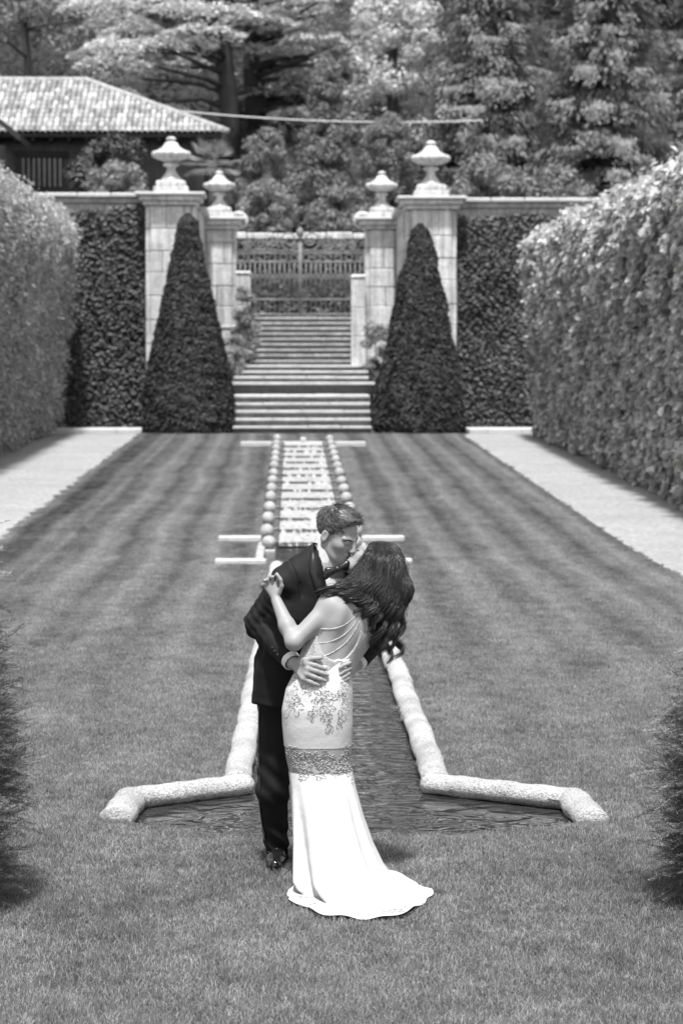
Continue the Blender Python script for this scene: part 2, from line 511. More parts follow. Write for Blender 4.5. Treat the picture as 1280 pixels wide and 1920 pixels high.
# hillside behind the gate
xs = np.linspace(-90, 90, 61); ys = np.concatenate([np.linspace(79.5, 100, 12), np.linspace(104, 200, 25)])
gx, gy = np.meshgrid(xs, ys, indexing='ij')
def hill_z(x, y):
    t = np.clip((np.asarray(y, float) - 80) / 70.0, 0, 2)
    return 4.2 + 26 * t ** 1.15 + 1.2 * np.sin(np.asarray(x) * 0.11 + 1.0) * np.clip(t * 4, 0, 1) + 0.7 * np.sin(np.asarray(x) * 0.31 + np.asarray(y) * 0.2) * np.clip(t * 4, 0, 1)
gz = hill_z(gx, gy)
gz[:, 0] = -0.9
V = np.stack([gx, gy, gz], -1).reshape(-1, 3)
nx, ny = gx.shape
idx = np.arange(nx * ny).reshape(nx, ny)
F = np.stack([idx[:-1, :-1], idx[1:, :-1], idx[1:, 1:], idx[:-1, 1:]], -1).reshape(-1, 4)
tag(mk('hillside', V, F, M['hill'], origin=(0, 80, 0), smooth=True), None, kind='structure')

# --- water sheets
zw = -0.055
poly = WL + [(-.62, 28.6), (-.62, 31.6), (.62, 31.6), (.62, 28.6)] + WR[::-1][:-1]
V, F = poly_sheet([poly], lambda y: zw)
# finer grid is not needed: ripples are relief in the material
tag(mk('pool_water', V, F, M['water'], origin=(0, 12, zw)), None, kind='structure')
bed = mk('pool_bed', *poly_sheet([poly], lambda y: -0.35), M['wet_stone'], origin=(0, 12, -0.35))
tag(bed, None, kind='structure')

# --- pool kerb: rough round-backed stones
def kerb_stone_mesh(ln, r, seed):
    rg = np.random.default_rng(seed)
    n, k = 22, 31
    V = []; F = []
    for i in range(k):
        t = i / (k - 1)
        x = (t - 0.5) * ln
        rr = r * (0.96 if i in (0, k - 1) else 1.0)
        for j in range(n):
            a = 2 * math.pi * j / n
            q = rr * (1 + 0.022 * rg.normal())
            V.append((x, q * math.cos(a) * 1.05 + r * .05 * math.sin(i * .45 + seed), q * math.sin(a) * (1 + .04 * math.sin(i * .8 + seed * 2))))
    for i in range(k - 1):
        for j in range(n):
            F.append((i * n + j, (i + 1) * n + j, (i + 1) * n + (j + 1) % n, i * n + (j + 1) % n))
    F.append(tuple(range(n))); F.append(tuple(range(k * n - 1, (k - 1) * n - 1, -1)))
    me = mesh_from('kerb_stone', np.array(V), F, True)
    me.materials.append(M['stone_kerb'])
    return me
kerb = thing('pool_kerb', 'rough pale stone kerb edging the cross-shaped pool and its long channel', 'kerb', (0, 12.05, 0))
km = [kerb_stone_mesh(1.0, 0.066, 10 + i) for i in range(5)]
def kerb_run(p, q, r=1.0, piece=0.9, zc=-0.006):
    p = np.array(p, float); q = np.array(q, float)
    d = q - p; ln = np.hypot(*d); n = max(1, int(round(ln / piece)))
    a = math.atan2(d[1], d[0])
    for i in range(n):
        c = p + d * (i + 0.5) / n
        inst('kerb_stone', random.choice(km), kerb, (c[0], c[1], zc + random.uniform(-.006, .006)), (0, 0, a + random.uniform(-.012, .012)),
             (ln / n * 0.992, r * 1.14, r * .92))
kerb_run((.565, 13.52), (.53, 28.2), piece=2.1); kerb_run((-.565, 13.52), (-.43, 28.2), piece=2.1)
kerb_run((.50, 13.50), (1.26, 12.98), piece=1.0); kerb_run((-.50, 13.50), (-1.12, 13.07), piece=0.9)
kerb_run((1.27, 13.02), (1.30, 12.34), 1.12, 1.0); kerb_run((-1.13, 13.1), (-1.17, 12.44), 1.12, 1.0)
# flush front edge, thin slabs following the curve
def edge_slabs(W):
    pts = catmull([(x, y, 0) for x, y in W], 9)
    for i in range(8):
        p, q = pts[i], pts[i + 1]
        d = q - p; ln = np.hypot(d[0], d[1])
        me = box_mesh(round(ln * 1.0, 2), 0.035, 0.10, M['stone_kerb'], 0.006)
        c = (p + q) / 2
        inst('edge_slab', me, kerb, (c[0], c[1], -0.106), (0, 0, math.atan2(d[1], d[0])))
edge_slabs(WL[:4]); edge_slabs(WR[:4])

# --- lower basin at the foot of the cascade
basin = thing('stone_basin', 'sunken basin with flat pale slabs at the foot of the cascade', 'basin', (0, 28.5, 0))
for s in (-1, 1):
    for (xa, xb, ya, yb, z) in ((.56, 1.16, 28.36, 28.58, .0), (.66, 1.22, 31.64, 31.9, .035)):
        x0, x1 = sorted((s * xa, s * xb))
        block('slab', x0, x1, ya, yb, z - .02, z + .05, M['stone_step'], basin, 0.01)
    x0, x1 = sorted((s * .60, s * .70))
    block('side_wall', x0, x1, 28.62, 31.58, -.4, .02, M['stone_dark'], basin, 0.01)
for y in (28.605, 31.56):
    for s in (-1, 1):
        x0, x1 = sorted((s * .5, s * .595))
        block('inner_wall', x0, x1, y - .012, y + .02, -.4, -.015, M['wet_stone'], basin, 0.003)

# --- cascade
casc = thing('water_cascade', 'stepped water cascade with white falling water between rows of stone shells', 'cascade', (0, 31.6, 0))
NS = 13; Y0, Y1 = 31.6, 55.4
def shell_mesh(seed):
    rg = np.random.default_rng(seed)
    n, k = 20, 9
    V = []; F = []
    for i in range(k):
        ph = math.pi * i / (k - 1)
        for j in range(n):
            a = 2 * math.pi * j / n
            rib = 1 + 0.07 * math.cos(8 * a) * math.sin(ph) + 0.03 * rg.normal()
            V.append((0.09 * rib * math.sin(ph) * math.cos(a), 0.14 * rib * math.sin(ph) * math.sin(a), 0.10 * math.cos(ph) * rib + 0.10))
    for i in range(k - 1):
        for j in range(n):
            F.append((i * n + j, (i + 1) * n + j, (i + 1) * n + (j + 1) % n, i * n + (j + 1) % n))
    me = mesh_from('shell', np.array(V), F, True); me.materials.append(M['shell'])
    return me
shells = [shell_mesh(s) for s in range(3)]
HWC = 0.43
step_l = (Y1 - Y0) / NS
for k in range(NS):
    ya = Y0 + k * step_l; yb = ya + step_l
    z = -0.03 + 0.043 * (k + 1)
    # water lying on the tray, then the sheet falling over its lip
    mk('tray_water', [(-HWC, ya, z), (HWC, ya, z), (HWC, yb, z), (-HWC, yb, z)], [(0, 1, 2, 3)], M['foam'], casc)
    xs = np.linspace(-HWC, HWC, 25)
    rgk = np.random.default_rng(40 + k)
    bulge = 0.02 + 0.03 * rgk.random(25)
    zt = z + 0.002; zb = z - 0.046
    Vf = [(x, ya + 0.012, zt) for x in xs] + [(x, ya - b * 0.6, (zt + zb) / 2) for x, b in zip(xs, bulge)] + [(x, ya - b, zb) for x, b in zip(xs, bulge)]
    Ff = [(r * 25 + i, r * 25 + i + 25, r * 25 + i + 26, r * 25 + i + 1) for r in range(2) for i in range(24)]
    mk('water_fall', Vf, Ff, M['fall'], casc, True)
    block('step', -HWC, HWC, ya + 0.02, yb + 0.018, z - 0.30, z - 0.004, M['wet_stone'], casc, 0.004)
    for s in (-1, 1):
        x0, x1 = sorted((s * (HWC + .001), s * .70))
        block('side_wall', x0, x1, ya, yb - 0.01, z - .3, z + .025, M['wet_stone'], casc, 0.015)
        inst('shell', shells[(k + (s > 0)) % 3], casc, (s * 0.585, ya + 0.3, z + 0.03), (0, 0, random.uniform(-.2, .2)), (1, 1, random.uniform(.92, 1.08)))
inst('shell', shells[0], casc, (-0.55, Y0 - 0.65, -.03), (0, 0, .2), (1, 1, .9)); inst('shell', shells[1], casc, (0.55, Y0 - 0.65, -.03), (0, 0, -.2), (1, 1, .9))
for s in (-1, 1):
    x0, x1 = sorted((s * .47, s * .66))
    block('plinth', x0, x1, 30.7, 31.2, -.36, -.02, M['stone_dark'], casc, 0.01)
z = float(ground_z(55.6))
for i in range(4):
    block('top_slab', -1.44 + i * .72 + .004, -1.44 + (i + 1) * .72 - .004, 55.42, 55.86, z - .02, z + .10, M['stone_bright'], casc, 0.012)
block('top_spout', -.07, .07, 55.5, 55.75, z + .095, z + .2, M['stone'], casc, 0.02)
# ------------------------------------------------------------------ stairs, piers, urns, walls, gate, house
GZ = 0.545
stairs = thing('stone_staircase', 'pale stone garden stairs rising between the two clipped cones', 'stairs', (0, 62.0, GZ - .04))
def flight(parent, y, z, n, rise, run, hw, m, name='step', nb=4):
    for i in range(n):
        w = 2 * hw; cuts = np.sort(np.concatenate([[0, w], (np.arange(1, nb) + rng.uniform(-.22, .22, nb - 1)) * w / nb]))
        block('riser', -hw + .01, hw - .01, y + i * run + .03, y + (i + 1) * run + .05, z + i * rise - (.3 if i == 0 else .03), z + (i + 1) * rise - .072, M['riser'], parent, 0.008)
        for a, b in zip(cuts[:-1], cuts[1:]):
            block('tread', -hw + a + .004, -hw + b - .004, y + i * run - .045, y + (i + 1) * run + .028, z + (i + 1) * rise - .07, z + (i + 1) * rise + rng.uniform(-.006, .006), m, parent, 0.014)
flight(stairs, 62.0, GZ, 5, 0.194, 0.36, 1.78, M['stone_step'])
zl = GZ + 5 * .194
# landing, then the second flight whose overhung riser has its shadow put into dark wet stone
for i in range(5):
    block('landing_slab', -1.8 + i * .72 + .004, -1.8 + (i + 1) * .72 - .004, 63.84, 66.3, zl - .3, zl - .004 + rng.uniform(-.004, .004), M['stone_step'], stairs, 0.012)
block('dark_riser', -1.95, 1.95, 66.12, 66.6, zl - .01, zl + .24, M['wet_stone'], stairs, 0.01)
for i in range(4):
    block('overhang_slab', -2.0 + i * 1.0 + .004, -2.0 + (i + 1) * 1.0 - .004, 65.93, 66.62, zl + .245, zl + .32, M['stone_step'], stairs, 0.012)
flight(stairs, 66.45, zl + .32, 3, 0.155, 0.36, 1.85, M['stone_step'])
zg = zl + .32 + 3 * .155                    # gate landing, about 2.30
for i in range(5):
    block('landing_slab', -1.9 + i * .76 + .004, -1.9 + (i + 1) * .76 - .004, 67.54, 71.9, zg - .5, zg - .004, M['stone_step'], stairs, 0.012)
upper = thing('stone_staircase', 'weathered upper flight of stairs rising between stone posts to the iron gate', 'stairs', (0, 71.9, zg))
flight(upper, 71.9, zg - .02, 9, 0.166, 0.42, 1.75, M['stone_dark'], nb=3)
ztop = zg - .02 + 9 * .166
block('landing_slab', -3.2, 3.2, 75.7, 79.6, ztop - .5, ztop - .004, M['stone_step'], upper, 0.02)
for s in (-1, 1):                           # cheek walls of the upper flight
    x0, x1 = sorted((s * 1.76, s * 2.3))
    block('cheek_wall', x0, x1, 71.95, 76, zg - .5, ztop + .25, M['stone_dark'], upper, 0.02)

# piers
def pier(name, label, x, y, w, z0, z1, dpt, corn, sgn, niche=False):
    t = thing(name, label, 'gate pier', (x, y + dpt / 2, z0))
    pw = w + 0.26
    block('core', x - w / 2 - .1, x + w / 2 + .1, y + .09, y + dpt, z0, z1 - .1, M['mortar'], t, 0.01)
    block('plinth', x - pw / 2 - .05, x + pw / 2 + .05, y - .06, y + dpt + .02, z0, z0 + .32, M['stone'], t, 0.02)
    block('plinth', x - pw / 2, x + pw / 2, y - .02, y + dpt + .01, z0 + .325, z0 + 1.05, M['stone'], t, 0.02)
    block('plinth', x - pw / 2 - .04, x + pw / 2 + .04, y - .05, y + dpt + .015, z0 + 1.055, z0 + 1.16, M['stone'], t, 0.02)
    z = z0 + 1.165; i = 0
    while z < z1 - .12:
        h = min(rng.uniform(.52, .66), z1 - z)
        if z1 - z - h < .25: h = z1 - z
        q = rng.uniform(-.012, .012)
        cut = x + rng.uniform(-.2, .2) * w if i % 2 else None
        ends = [(x - w / 2, x + w / 2)] if cut is None else [(x - w / 2, cut - .006), (cut + .006, x + w / 2)]
        for a, b in ends:
            block('stone_block', a, b, y + q, y + .35, z + .004, z + h - .012, M['stone'], t, 0.018)
        for s in (-1, 1):                    # recessed quoin strip at both sides
            a, b = sorted((x + s * (w / 2 + .006), x + s * (w / 2 + .13)))
            block('side_block', a, b, y + .07 + q, y + dpt - .03, z + .004, z + h - .012, M['stone'], t, 0.012)
        z += h; i += 1
    zc = z1
    for (e, h) in ((.10, .12), (.20, .14), (.30, .09)):
        block('cornice', x - w / 2 - .1 - e, x + w / 2 + .1 + e, y - e, y + dpt + e * .6, zc + .003, zc + h, M['stone'] if e < .3 else M['stone_bright'], t, 0.025)
        zc += h
    return zc
zt1 = pier('gate_pier', 'tall pale stone gate pier in front, behind the left clipped cone', -3.54, 66.0, 1.10, GZ, 6.62, 1.1, .3, -1)
zt2 = pier('gate_pier', 'tall pale stone gate pier in front, behind the right clipped cone', 3.54, 66.0, 1.10, GZ, 6.52, 1.1, .3, 1)
zt3 = pier('gate_pier', 'inner stone pier left of the upper stairs', -2.36, 70.4, .72, zg, 6.22, .9, .3, -1)
zt4 = pier('gate_pier', 'inner stone pier right of the upper stairs', 2.36, 70.4, .72, zg, 6.22, .9, .3, 1)

# flank walls joining front and inner piers, stepping back
for s, lab in ((-1, 'left'), (1, 'right')):
    w = thing('flank_wall', f'narrow pale stone wall between front and inner piers on the {lab}', 'wall', (s * 2.9, 68.5, GZ - .05))
    z = GZ - .05; i = 0
    while z < 6.2:
        h = .55
        cut = 68.3 + (.5 if i % 2 else -.4)
        a, b = sorted((s * 2.78, s * 2.95))
        block('stone_block', a, b, 67.12, cut - .006, z + .004, z + h - .01, M['stone'], w, 0.015)
        block('stone_block', a, b, cut + .006, 70.48, z + .004, z + h - .01, M['stone'], w, 0.015)
        z += h; i += 1
    a, b = sorted((s * 2.62, s * 3.05))
    block('coping', a, b, 67.2, 70.3, z, z + .12, M['stone_bright'], w, 0.02)

# urns
def urn(label, x, y, z, sc):
    t = thing('stone_urn', label, 'urn', (x, y, z), 'stone urns on the gate piers')
    def p(name, prof, n=32, lobes=None):
        V, F = lathe([(r * sc, h * sc) for r, h in prof], n, lobes)
        return mk(name, V + np.array([x, y, z]), F, M['stone'], t, True)
    block('plinth', x - .47 * sc, x + .47 * sc, y - .47 * sc, y + .47 * sc, z, z + .17 * sc, M['stone'], t, 0.02)
    block('plinth', x - .40 * sc, x + .40 * sc, y - .40 * sc, y + .40 * sc, z + .172 * sc, z + .33 * sc, M['stone'], t, 0.03)
    p('pedestal', [(.33, .332), (.33, .36), (.26, .42), (.19, .50), (.125, .60), (.11, .68), (.13, .72), (.21, .75), (.225, .78), (.20, .81), (.14, .84)])
    lob = lambda i, a: 1.0 + (0.15 * abs(math.cos(3 * a)) if 1 <= i <= 5 else 0)
    b = p('bowl', [(.12, .842), (.20, .88), (.34, .93), (.45, 1.0), (.475, 1.08), (.44, 1.14), (.36, 1.18)], 64, lob)
    p('lid', [(.36, 1.182), (.34, 1.21), (.25, 1.25), (.20, 1.31), (.17, 1.37), (.10, 1.41), (.09, 1.43), (.13, 1.455), (.135, 1.49), (.10, 1.525), (.04, 1.545)])
urn('lobed stone urn on the front left pier beside the tiled roof', -3.54, 66.5, zt1, 1.0)
urn('lobed stone urn on the front right pier', 3.54, 66.5, zt2, 1.0)
urn('smaller stone urn on the inner left pier before the palm', -2.36, 70.85, zt3, .88)
urn('smaller stone urn on the inner right pier', 2.36, 70.85, zt4, .88)
# scrolls beside the inner piers
for s, lab in ((-1, 'left'), (1, 'right')):
    c = np.array([s * 1.78, 70.9, zt3 - .36])
    a = np.linspace(0, 3.6 * math.pi, 40)
    rr = np.linspace(.25, .04, 40)
    P = np.stack([c[0] + s * rr * np.cos(a), np.full(40, c[1]), c[2] + .27 + rr * np.sin(a)], 1)
    V, F = tube(P, np.linspace(.08, .04, 40), 8)
    o = mk('stone_scroll', V, F, M['stone'], None, True)
    tag(o, f'curled stone scroll against the inner {lab} gate pier top', 'scroll', 'stone scrolls beside the gate')

# garden walls
def gwall(label, x0, x1, ztop):
    t = thing('garden_wall', label, 'wall', ((x0 + x1) / 2, 66.6, GZ - .04))
    z = GZ - .04; i = 0
    block('core', x0, x1, 66.5, 66.95, GZ - .04, ztop - .28, M['mortar'], t, 0.01)
    # visible top courses of stone under the coping
    for r in range(3):
        zz = ztop - .28 - (r + 1) * .27
        xs = np.arange(x0, x1 - .2, .55) + (0.25 if r % 2 else 0)
        for x in xs:
            if x + .54 < x1: block('stone_block', x + .006, x + .545, 66.47 + rng.uniform(-.01, .01), 66.9, zz + .005, zz + .262, M['stone_dark'], t, 0.02)
    block('string_course', x0, x1, 66.42, 66.97, ztop - .275, ztop - .12, M['stone_dark'], t, 0.02)
    n = int(round((x1 - x0) / .9))
    for k in range(n):
        a = x0 + (x1 - x0) * k / n; b = x0 + (x1 - x0) * (k + 1) / n
        block('coping_stone', a + .004, b - .004, 66.28, 67.05, ztop - .118 + rng.uniform(-.006, .006), ztop, M['stone_bright'], t, 0.025)
gwall('tall ivy-covered garden wall with pale coping on the left of the gate', -12.5, -4.25, 6.98)
gwall('tall ivy-covered garden wall with pale coping on the right of the gate', 4.25, 12.5, 6.86)
for s, lab in ((-1, 'left'), (1, 'right')):
    t = thing('stone_step', f'low bright stone step across the end of the {lab} gravel path', 'step', (s * 5.4, 63.4, GZ - .03))
    for k in range(4):
        a, b = sorted((s * (3.9 + k * .9), s * (3.9 + (k + 1) * .9)))
        block('slab', a + .004, b - .004, 62.6, 64.4, GZ - .03, GZ + .10, M['stone_bright'], t, 0.012)

# stone posts flanking the upper steps
for s, lab, top_ in ((-1, 'left', 5.0), (1, 'right', 4.9)):
    t = thing('stone_post', f'square stone post at the foot of the upper stairs on the {lab}', 'post', (s * 1.66, 70.1, zg - .5), 'stone posts by the upper steps')
    x = s * 1.66
    for k in range(3):
        h = (top_ - zg - .12) / 3
        block('stone_block', x - .21, x + .21, 69.9, 70.32, zg + k * h - (.45 if k == 0 else 0), zg + (k + 1) * h - .006, M['stone'], t, 0.02)
    block('cap', x - .235, x + .235, 69.87, 70.35, top_ - .12, top_, M['stone'], t, 0.05)

# wall behind the gate with coping
rw = thing('garden_wall', 'low stone wall with pale coping behind the iron gate, overgrown below', 'wall', (0, 79.0, 3.2))
block('core', -6, 6, 78.8, 79.3, 3.0, 6.35, M['stone_dark'], rw, 0.02)
for k in range(14):
    block('coping_stone', -6 + k * 12 / 14 + .005, -6 + (k + 1) * 12 / 14 - .005, 78.66, 79.42, 6.36, 6.36 + rng.uniform(.17, .24), M['stone'], rw, 0.03)

# iron gate: two leaves and an overthrow
def bar(name, p, q, r, parent, n=6):
    V, F = tube([p, q], [r, r], n)
    return mk(name, V, F, M['iron'], parent, True)
yg = 75.9
zb = ztop + .06; zm = 5.50
barm = None
for s, lab in ((-1, 'left'), (1, 'right')):
    g = thing('iron_gate_leaf', f'{lab} leaf of the wrought iron gate with spear-topped bars', 'gate', (s * 1.0, yg, zb - .05), 'leaves of the iron gate')
    xa, xb = s * 0.03, s * 2.02
    bar('stile', (xa, yg, zb - .05), (xa, yg, zm + .62), .026, g, 8); bar('stile', (xb, yg, zb - .05), (xb, yg, zm + .4), .035, g, 8)
    for z, r in ((zb + .04, .03), (zb + .5, .03), (zm, .03), (zm + .28, .03)):
        bar('rail', (xa, yg, z), (xb, yg, z), r, g)
    n = 13
    V, F = tube([(0, 0, 0), (0, 0, zm - zb - .05), (0, 0, zm - zb - .04), (0, 0, zm - zb - .02), (0, 0, zm - zb)], [.016] * 5, 5)
    bm_ = mesh_from('bar', V, F, True); bm_.materials.append(M['iron'])
    V, F = tube([(0, 0, 0), (0, 0, .62), (0, 0, .67), (0, 0, .82)], [.017, .017, .04, .004], 6)
    sm_ = mesh_from('spear', V, F, True); sm_.materials.append(M['iron'])
    V, F = tube([(0, 0, 0), (0, 0, zm - zb - .5)], [.019, .019], 6)
    pk_ = mesh_from('picket', V, F, True); pk_.materials.append(M['iron'])
    for k in range(1, n):
        x = xa + (xb - xa) * k / n
        inst('bar', bm_, g, (x, yg, zb + .04))
        inst('picket', pk_, g, (x, yg - .001, zb + .5))
        if k % 1 == 0 and k < n:
            inst('spear', sm_, g, (xa + (xb - xa) * (k - .5) / n, yg, zb + .5))
    for k in range(6):                       # ring frieze between the two upper rails
        c = np.array([xa + (xb - xa) * (k + .5) / 6, yg, zm + .14])
        a = np.linspace(0, 2 * math.pi, 17)
        V, F = tube(np.stack([c[0] + .11 * np.cos(a), np.full(17, yg), c[2] + .11 * np.sin(a)], 1), .022, 6, False)
        mk('ring', V, F, M['iron'], g, True)
ov = thing('gate_overthrow', 'scrolled wrought iron crest above the gate leaves', 'gate crest', (0, yg, zm + .3))
bar('rail', (-2.0, yg + .06, zm + .36), (2.0, yg + .06, zm + .36), .025, ov)
for s in (-1, 1):
    for k, (cx, rad) in enumerate(((.34, .30), (.85, .24), (1.25, .20), (1.6, .16))):
        a = np.linspace(-.5 * math.pi, 2.6 * math.pi, 36); rr = np.linspace(rad, rad * .2, 36)
        P = np.stack([s * (cx + rr * np.cos(a)), np.full(36, yg + .06), zm + .38 + rad + rr * np.sin(a)], 1)
        V, F = tube(P, .028, 6); mk('scroll', V, F, M['iron'], ov, True)
V, F = tube([(0, yg + .06, zm + .36), (0, yg + .06, zm + .75), (0, yg + .06, zm + .85), (0, yg + .06, zm + .98), (0, yg + .06, zm + 1.1)], [.05, .04, .12, .12, .02], 10)
mk('finial', V, F, M['iron'], ov, True)

# ------------------------------------------------------------------ house with hipped tile roof
HY = 84.0
def hx(px, Y=HY): return at(px, 680, Y)[0]
def hz(py, Y=HY): return at(548, py, Y)[2]
house = thing('tiled_house', 'dark rustic house with a hipped terracotta tile roof behind the left wall', 'house', (hx(200), HY + 2.5, 3.2))
xe, ze = hx(428), hz(250)                   # eave corner at the right
xr, zr = hx(165, HY + 4.5), hz(155, HY + 4.5)   # right end of the ridge
xl = -24.0
block('wall', xl, xe - .85, HY + .9, HY + 9, 3.2, ze - .05, M['house_wall'], house, 0.02)
# roof body (under the tiles)
ov_ = 0.06
C = [(xl, HY, ze), (xe, HY, ze), (xe, HY + 9, ze), (xl, HY + 9, ze), (xl, HY + 4.5, zr), (xr, HY + 4.5, zr)]
C2 = [(x, y, z - .14) for x, y, z in C]
V = np.array(C + C2)
F = [(0, 1, 5, 4), (1, 2, 5), (2, 3, 4, 5), (3, 0, 4), (7, 6, 10, 11), (8, 7, 11), (9, 8, 11, 10), (6, 9, 10), (0, 6, 7, 1), (1, 7, 8, 2), (2, 8, 9, 3), (3, 9, 6, 0)]
roof = mk('roof', V, F, M['wood_dark'], house)
# tiles on the camera slope: half-round covers in columns and rows
slope = np.array([0, 4.5, zr - ze]); sl = np.linalg.norm(slope); sdir = slope / sl
ang = math.atan2(zr - ze, 4.5)
def tile_mesh(seed, v):
    n = 6; V = []; F = []
    for i in range(2):
        for lay in range(2):
            for j in range(n + 1):
                a = math.pi * j / n
                r = (.098 - .012 * i) - lay * .018
                V.append((r * math.cos(a), i * .47, r * math.sin(a) * .95))
    m_ = n + 1
    for j in range(n):
        F.append((j, j + 1, 2 * m_ + j + 1, 2 * m_ + j)); F.append((j + 1, j, m_ + j, m_ + j + 1))
        F.append((m_ + j + 1, m_ + j, 3 * m_ + j, 3 * m_ + j + 1))
    me = mesh_from('tile', np.array(V), F, True)
    mm = material('roof_tile_%d' % seed, v, 0.9, 0.28, 2.2, 7, 0.2, 30, speck=0.2, speck_scale=9)
    me.materials.append(mm)
    return me
tm = [tile_mesh(i, v) for i, v in enumerate((.19, .27, .32, .42))]
pitch = .195; rows = 12; rl = sl / rows
cand = []
for c in range(int((xe - xl) / pitch)):
    x = xe - .1 - c * pitch
    lim = 1.0 if x < xr else max(0.0, (xe - x) / (xe - xr))
    for r_ in range(rows):
        if (r_ + .55) / rows < lim: cand.append((x, r_))
random.shuffle(cand)
vis = [q for q in cand if q[0] > hx(-12)]
single = vis[:300]; rest = vis[300:] + [q for q in cand if q[0] <= hx(-12)]
for x, r_ in single:
    p = np.array([x, HY - .06, ze + .01]) + sdir * (r_ * rl)
    inst('tile', random.choice(tm), roof, p + np.array([random.uniform(-.012, .012), 0, .004 * (r_ % 2)]), (ang - .03, 0, random.uniform(-.03, .03)))
bv = np.array([v.co[:] for v in tm[0].vertices]); bf = [tuple(p.vertices) for p in tm[0].polygons]
ca, sa = math.cos(ang - .03), math.sin(ang - .03)
lst = []
for x, r_ in rest:
    p = np.array([x, HY - .06, ze + .01]) + sdir * (r_ * rl)
    lst.append((np.stack([bv[:, 0] + p[0], bv[:, 1] * ca - bv[:, 2] * sa + p[1], bv[:, 1] * sa + bv[:, 2] * ca + p[2]], 1), bf))
if lst:
    V, F = merge(lst); mk('tile_field', V, F, M['tile'], roof, True, kind='stuff')
# ridge and hip cover tiles
for (p, q) in (((xe, HY, ze), (xr, HY + 4.5, zr)), ((xr, HY + 4.5, zr), (xl + 6, HY + 4.5, zr))):
    p = np.array(p); q = np.array(q); n = int(np.linalg.norm(q - p) / .42)
    for k in range(n):
        a = p + (q - p) * k / n; b = p + (q - p) * (k + 1.12) / n
        V, F = tube([a + [0, 0, .05], b + [0, 0, .08]], [.13, .11], 8)
        mk('ridge_tile', V, F, M['tile'], roof, True)
# under-eave gutter shadow board and rafters ends
for k in range(16):
    x = xe - .5 - k * .62
    block('rafter_end', x - .06, x + .06, HY + .08, HY + .95, ze - .27, ze - .145, M['wood_dark'], house, 0.01)
# slatted window opening
wx0, wx1 = hx(38), hx(116); wz0, wz1 = hz(348), hz(288)
win = mk('window', [(wx0, HY + .885, wz0), (wx1, HY + .885, wz0), (wx1, HY + .885, wz1), (wx0, HY + .885, wz1)], [(0, 1, 2, 3)], M['dark'], house)
for k in range(8):
    x = wx0 + .08 + (wx1 - wx0 - .16) * k / 7
    block('slat', x - .05, x + .05, HY + .80, HY + .86, wz0, wz1 - .1, M['slat'], win, 0.006)
block('lintel', wx0 - .2, wx1 + .2, HY + .78, HY + .88, wz1 - .08, wz1 + .14, M['wood_dark'], win, 0.01)
# nearer wing whose dark verge cuts in at the far left
wing = thing('tiled_house', 'dark overhanging roof corner of a nearer wing at the far left edge', 'house', (-12.5, 80.6, 3.4))
pA = at(38, 252, 80.0); pB = at(-70, 165, 80.0)
V = []
for (p, dz) in ((pA, 0), (pB, 0), (pB, -.22), (pA, -.22)):
    V += [(p[0], 80.0, p[2] + dz), (p[0], 83.7, p[2] + dz)]
V = np.array(V)
F = [(0, 1, 3, 2), (4, 5, 7, 6), (0, 2, 4, 6), (1, 7, 5, 3), (0, 6, 7, 1), (2, 3, 5, 4)]
mk('roof', V, F, M['wood_dark'], wing)
block('wall', pB[0] - 4, pA[0] - .55, 80.6, 83.7, 3.4, pA[2] - .3, M['house_wall'], wing, 0.02)

# overhead cable
a = at(335, 208, 83.5); b = at(905, 226, 86.0)
t = np.linspace(0, 1, 30)
P = a[None] * (1 - t[:, None]) + b[None] * t[:, None]; P[:, 2] -= 0.55 * 4 * t * (1 - t) * .35
V, F = tube(P, .028, 6)
o = mk('overhead_cable', V, F, M['cable'], None, True)
tag(o, 'thin pale cable stretched between the house and the trees', 'cable')
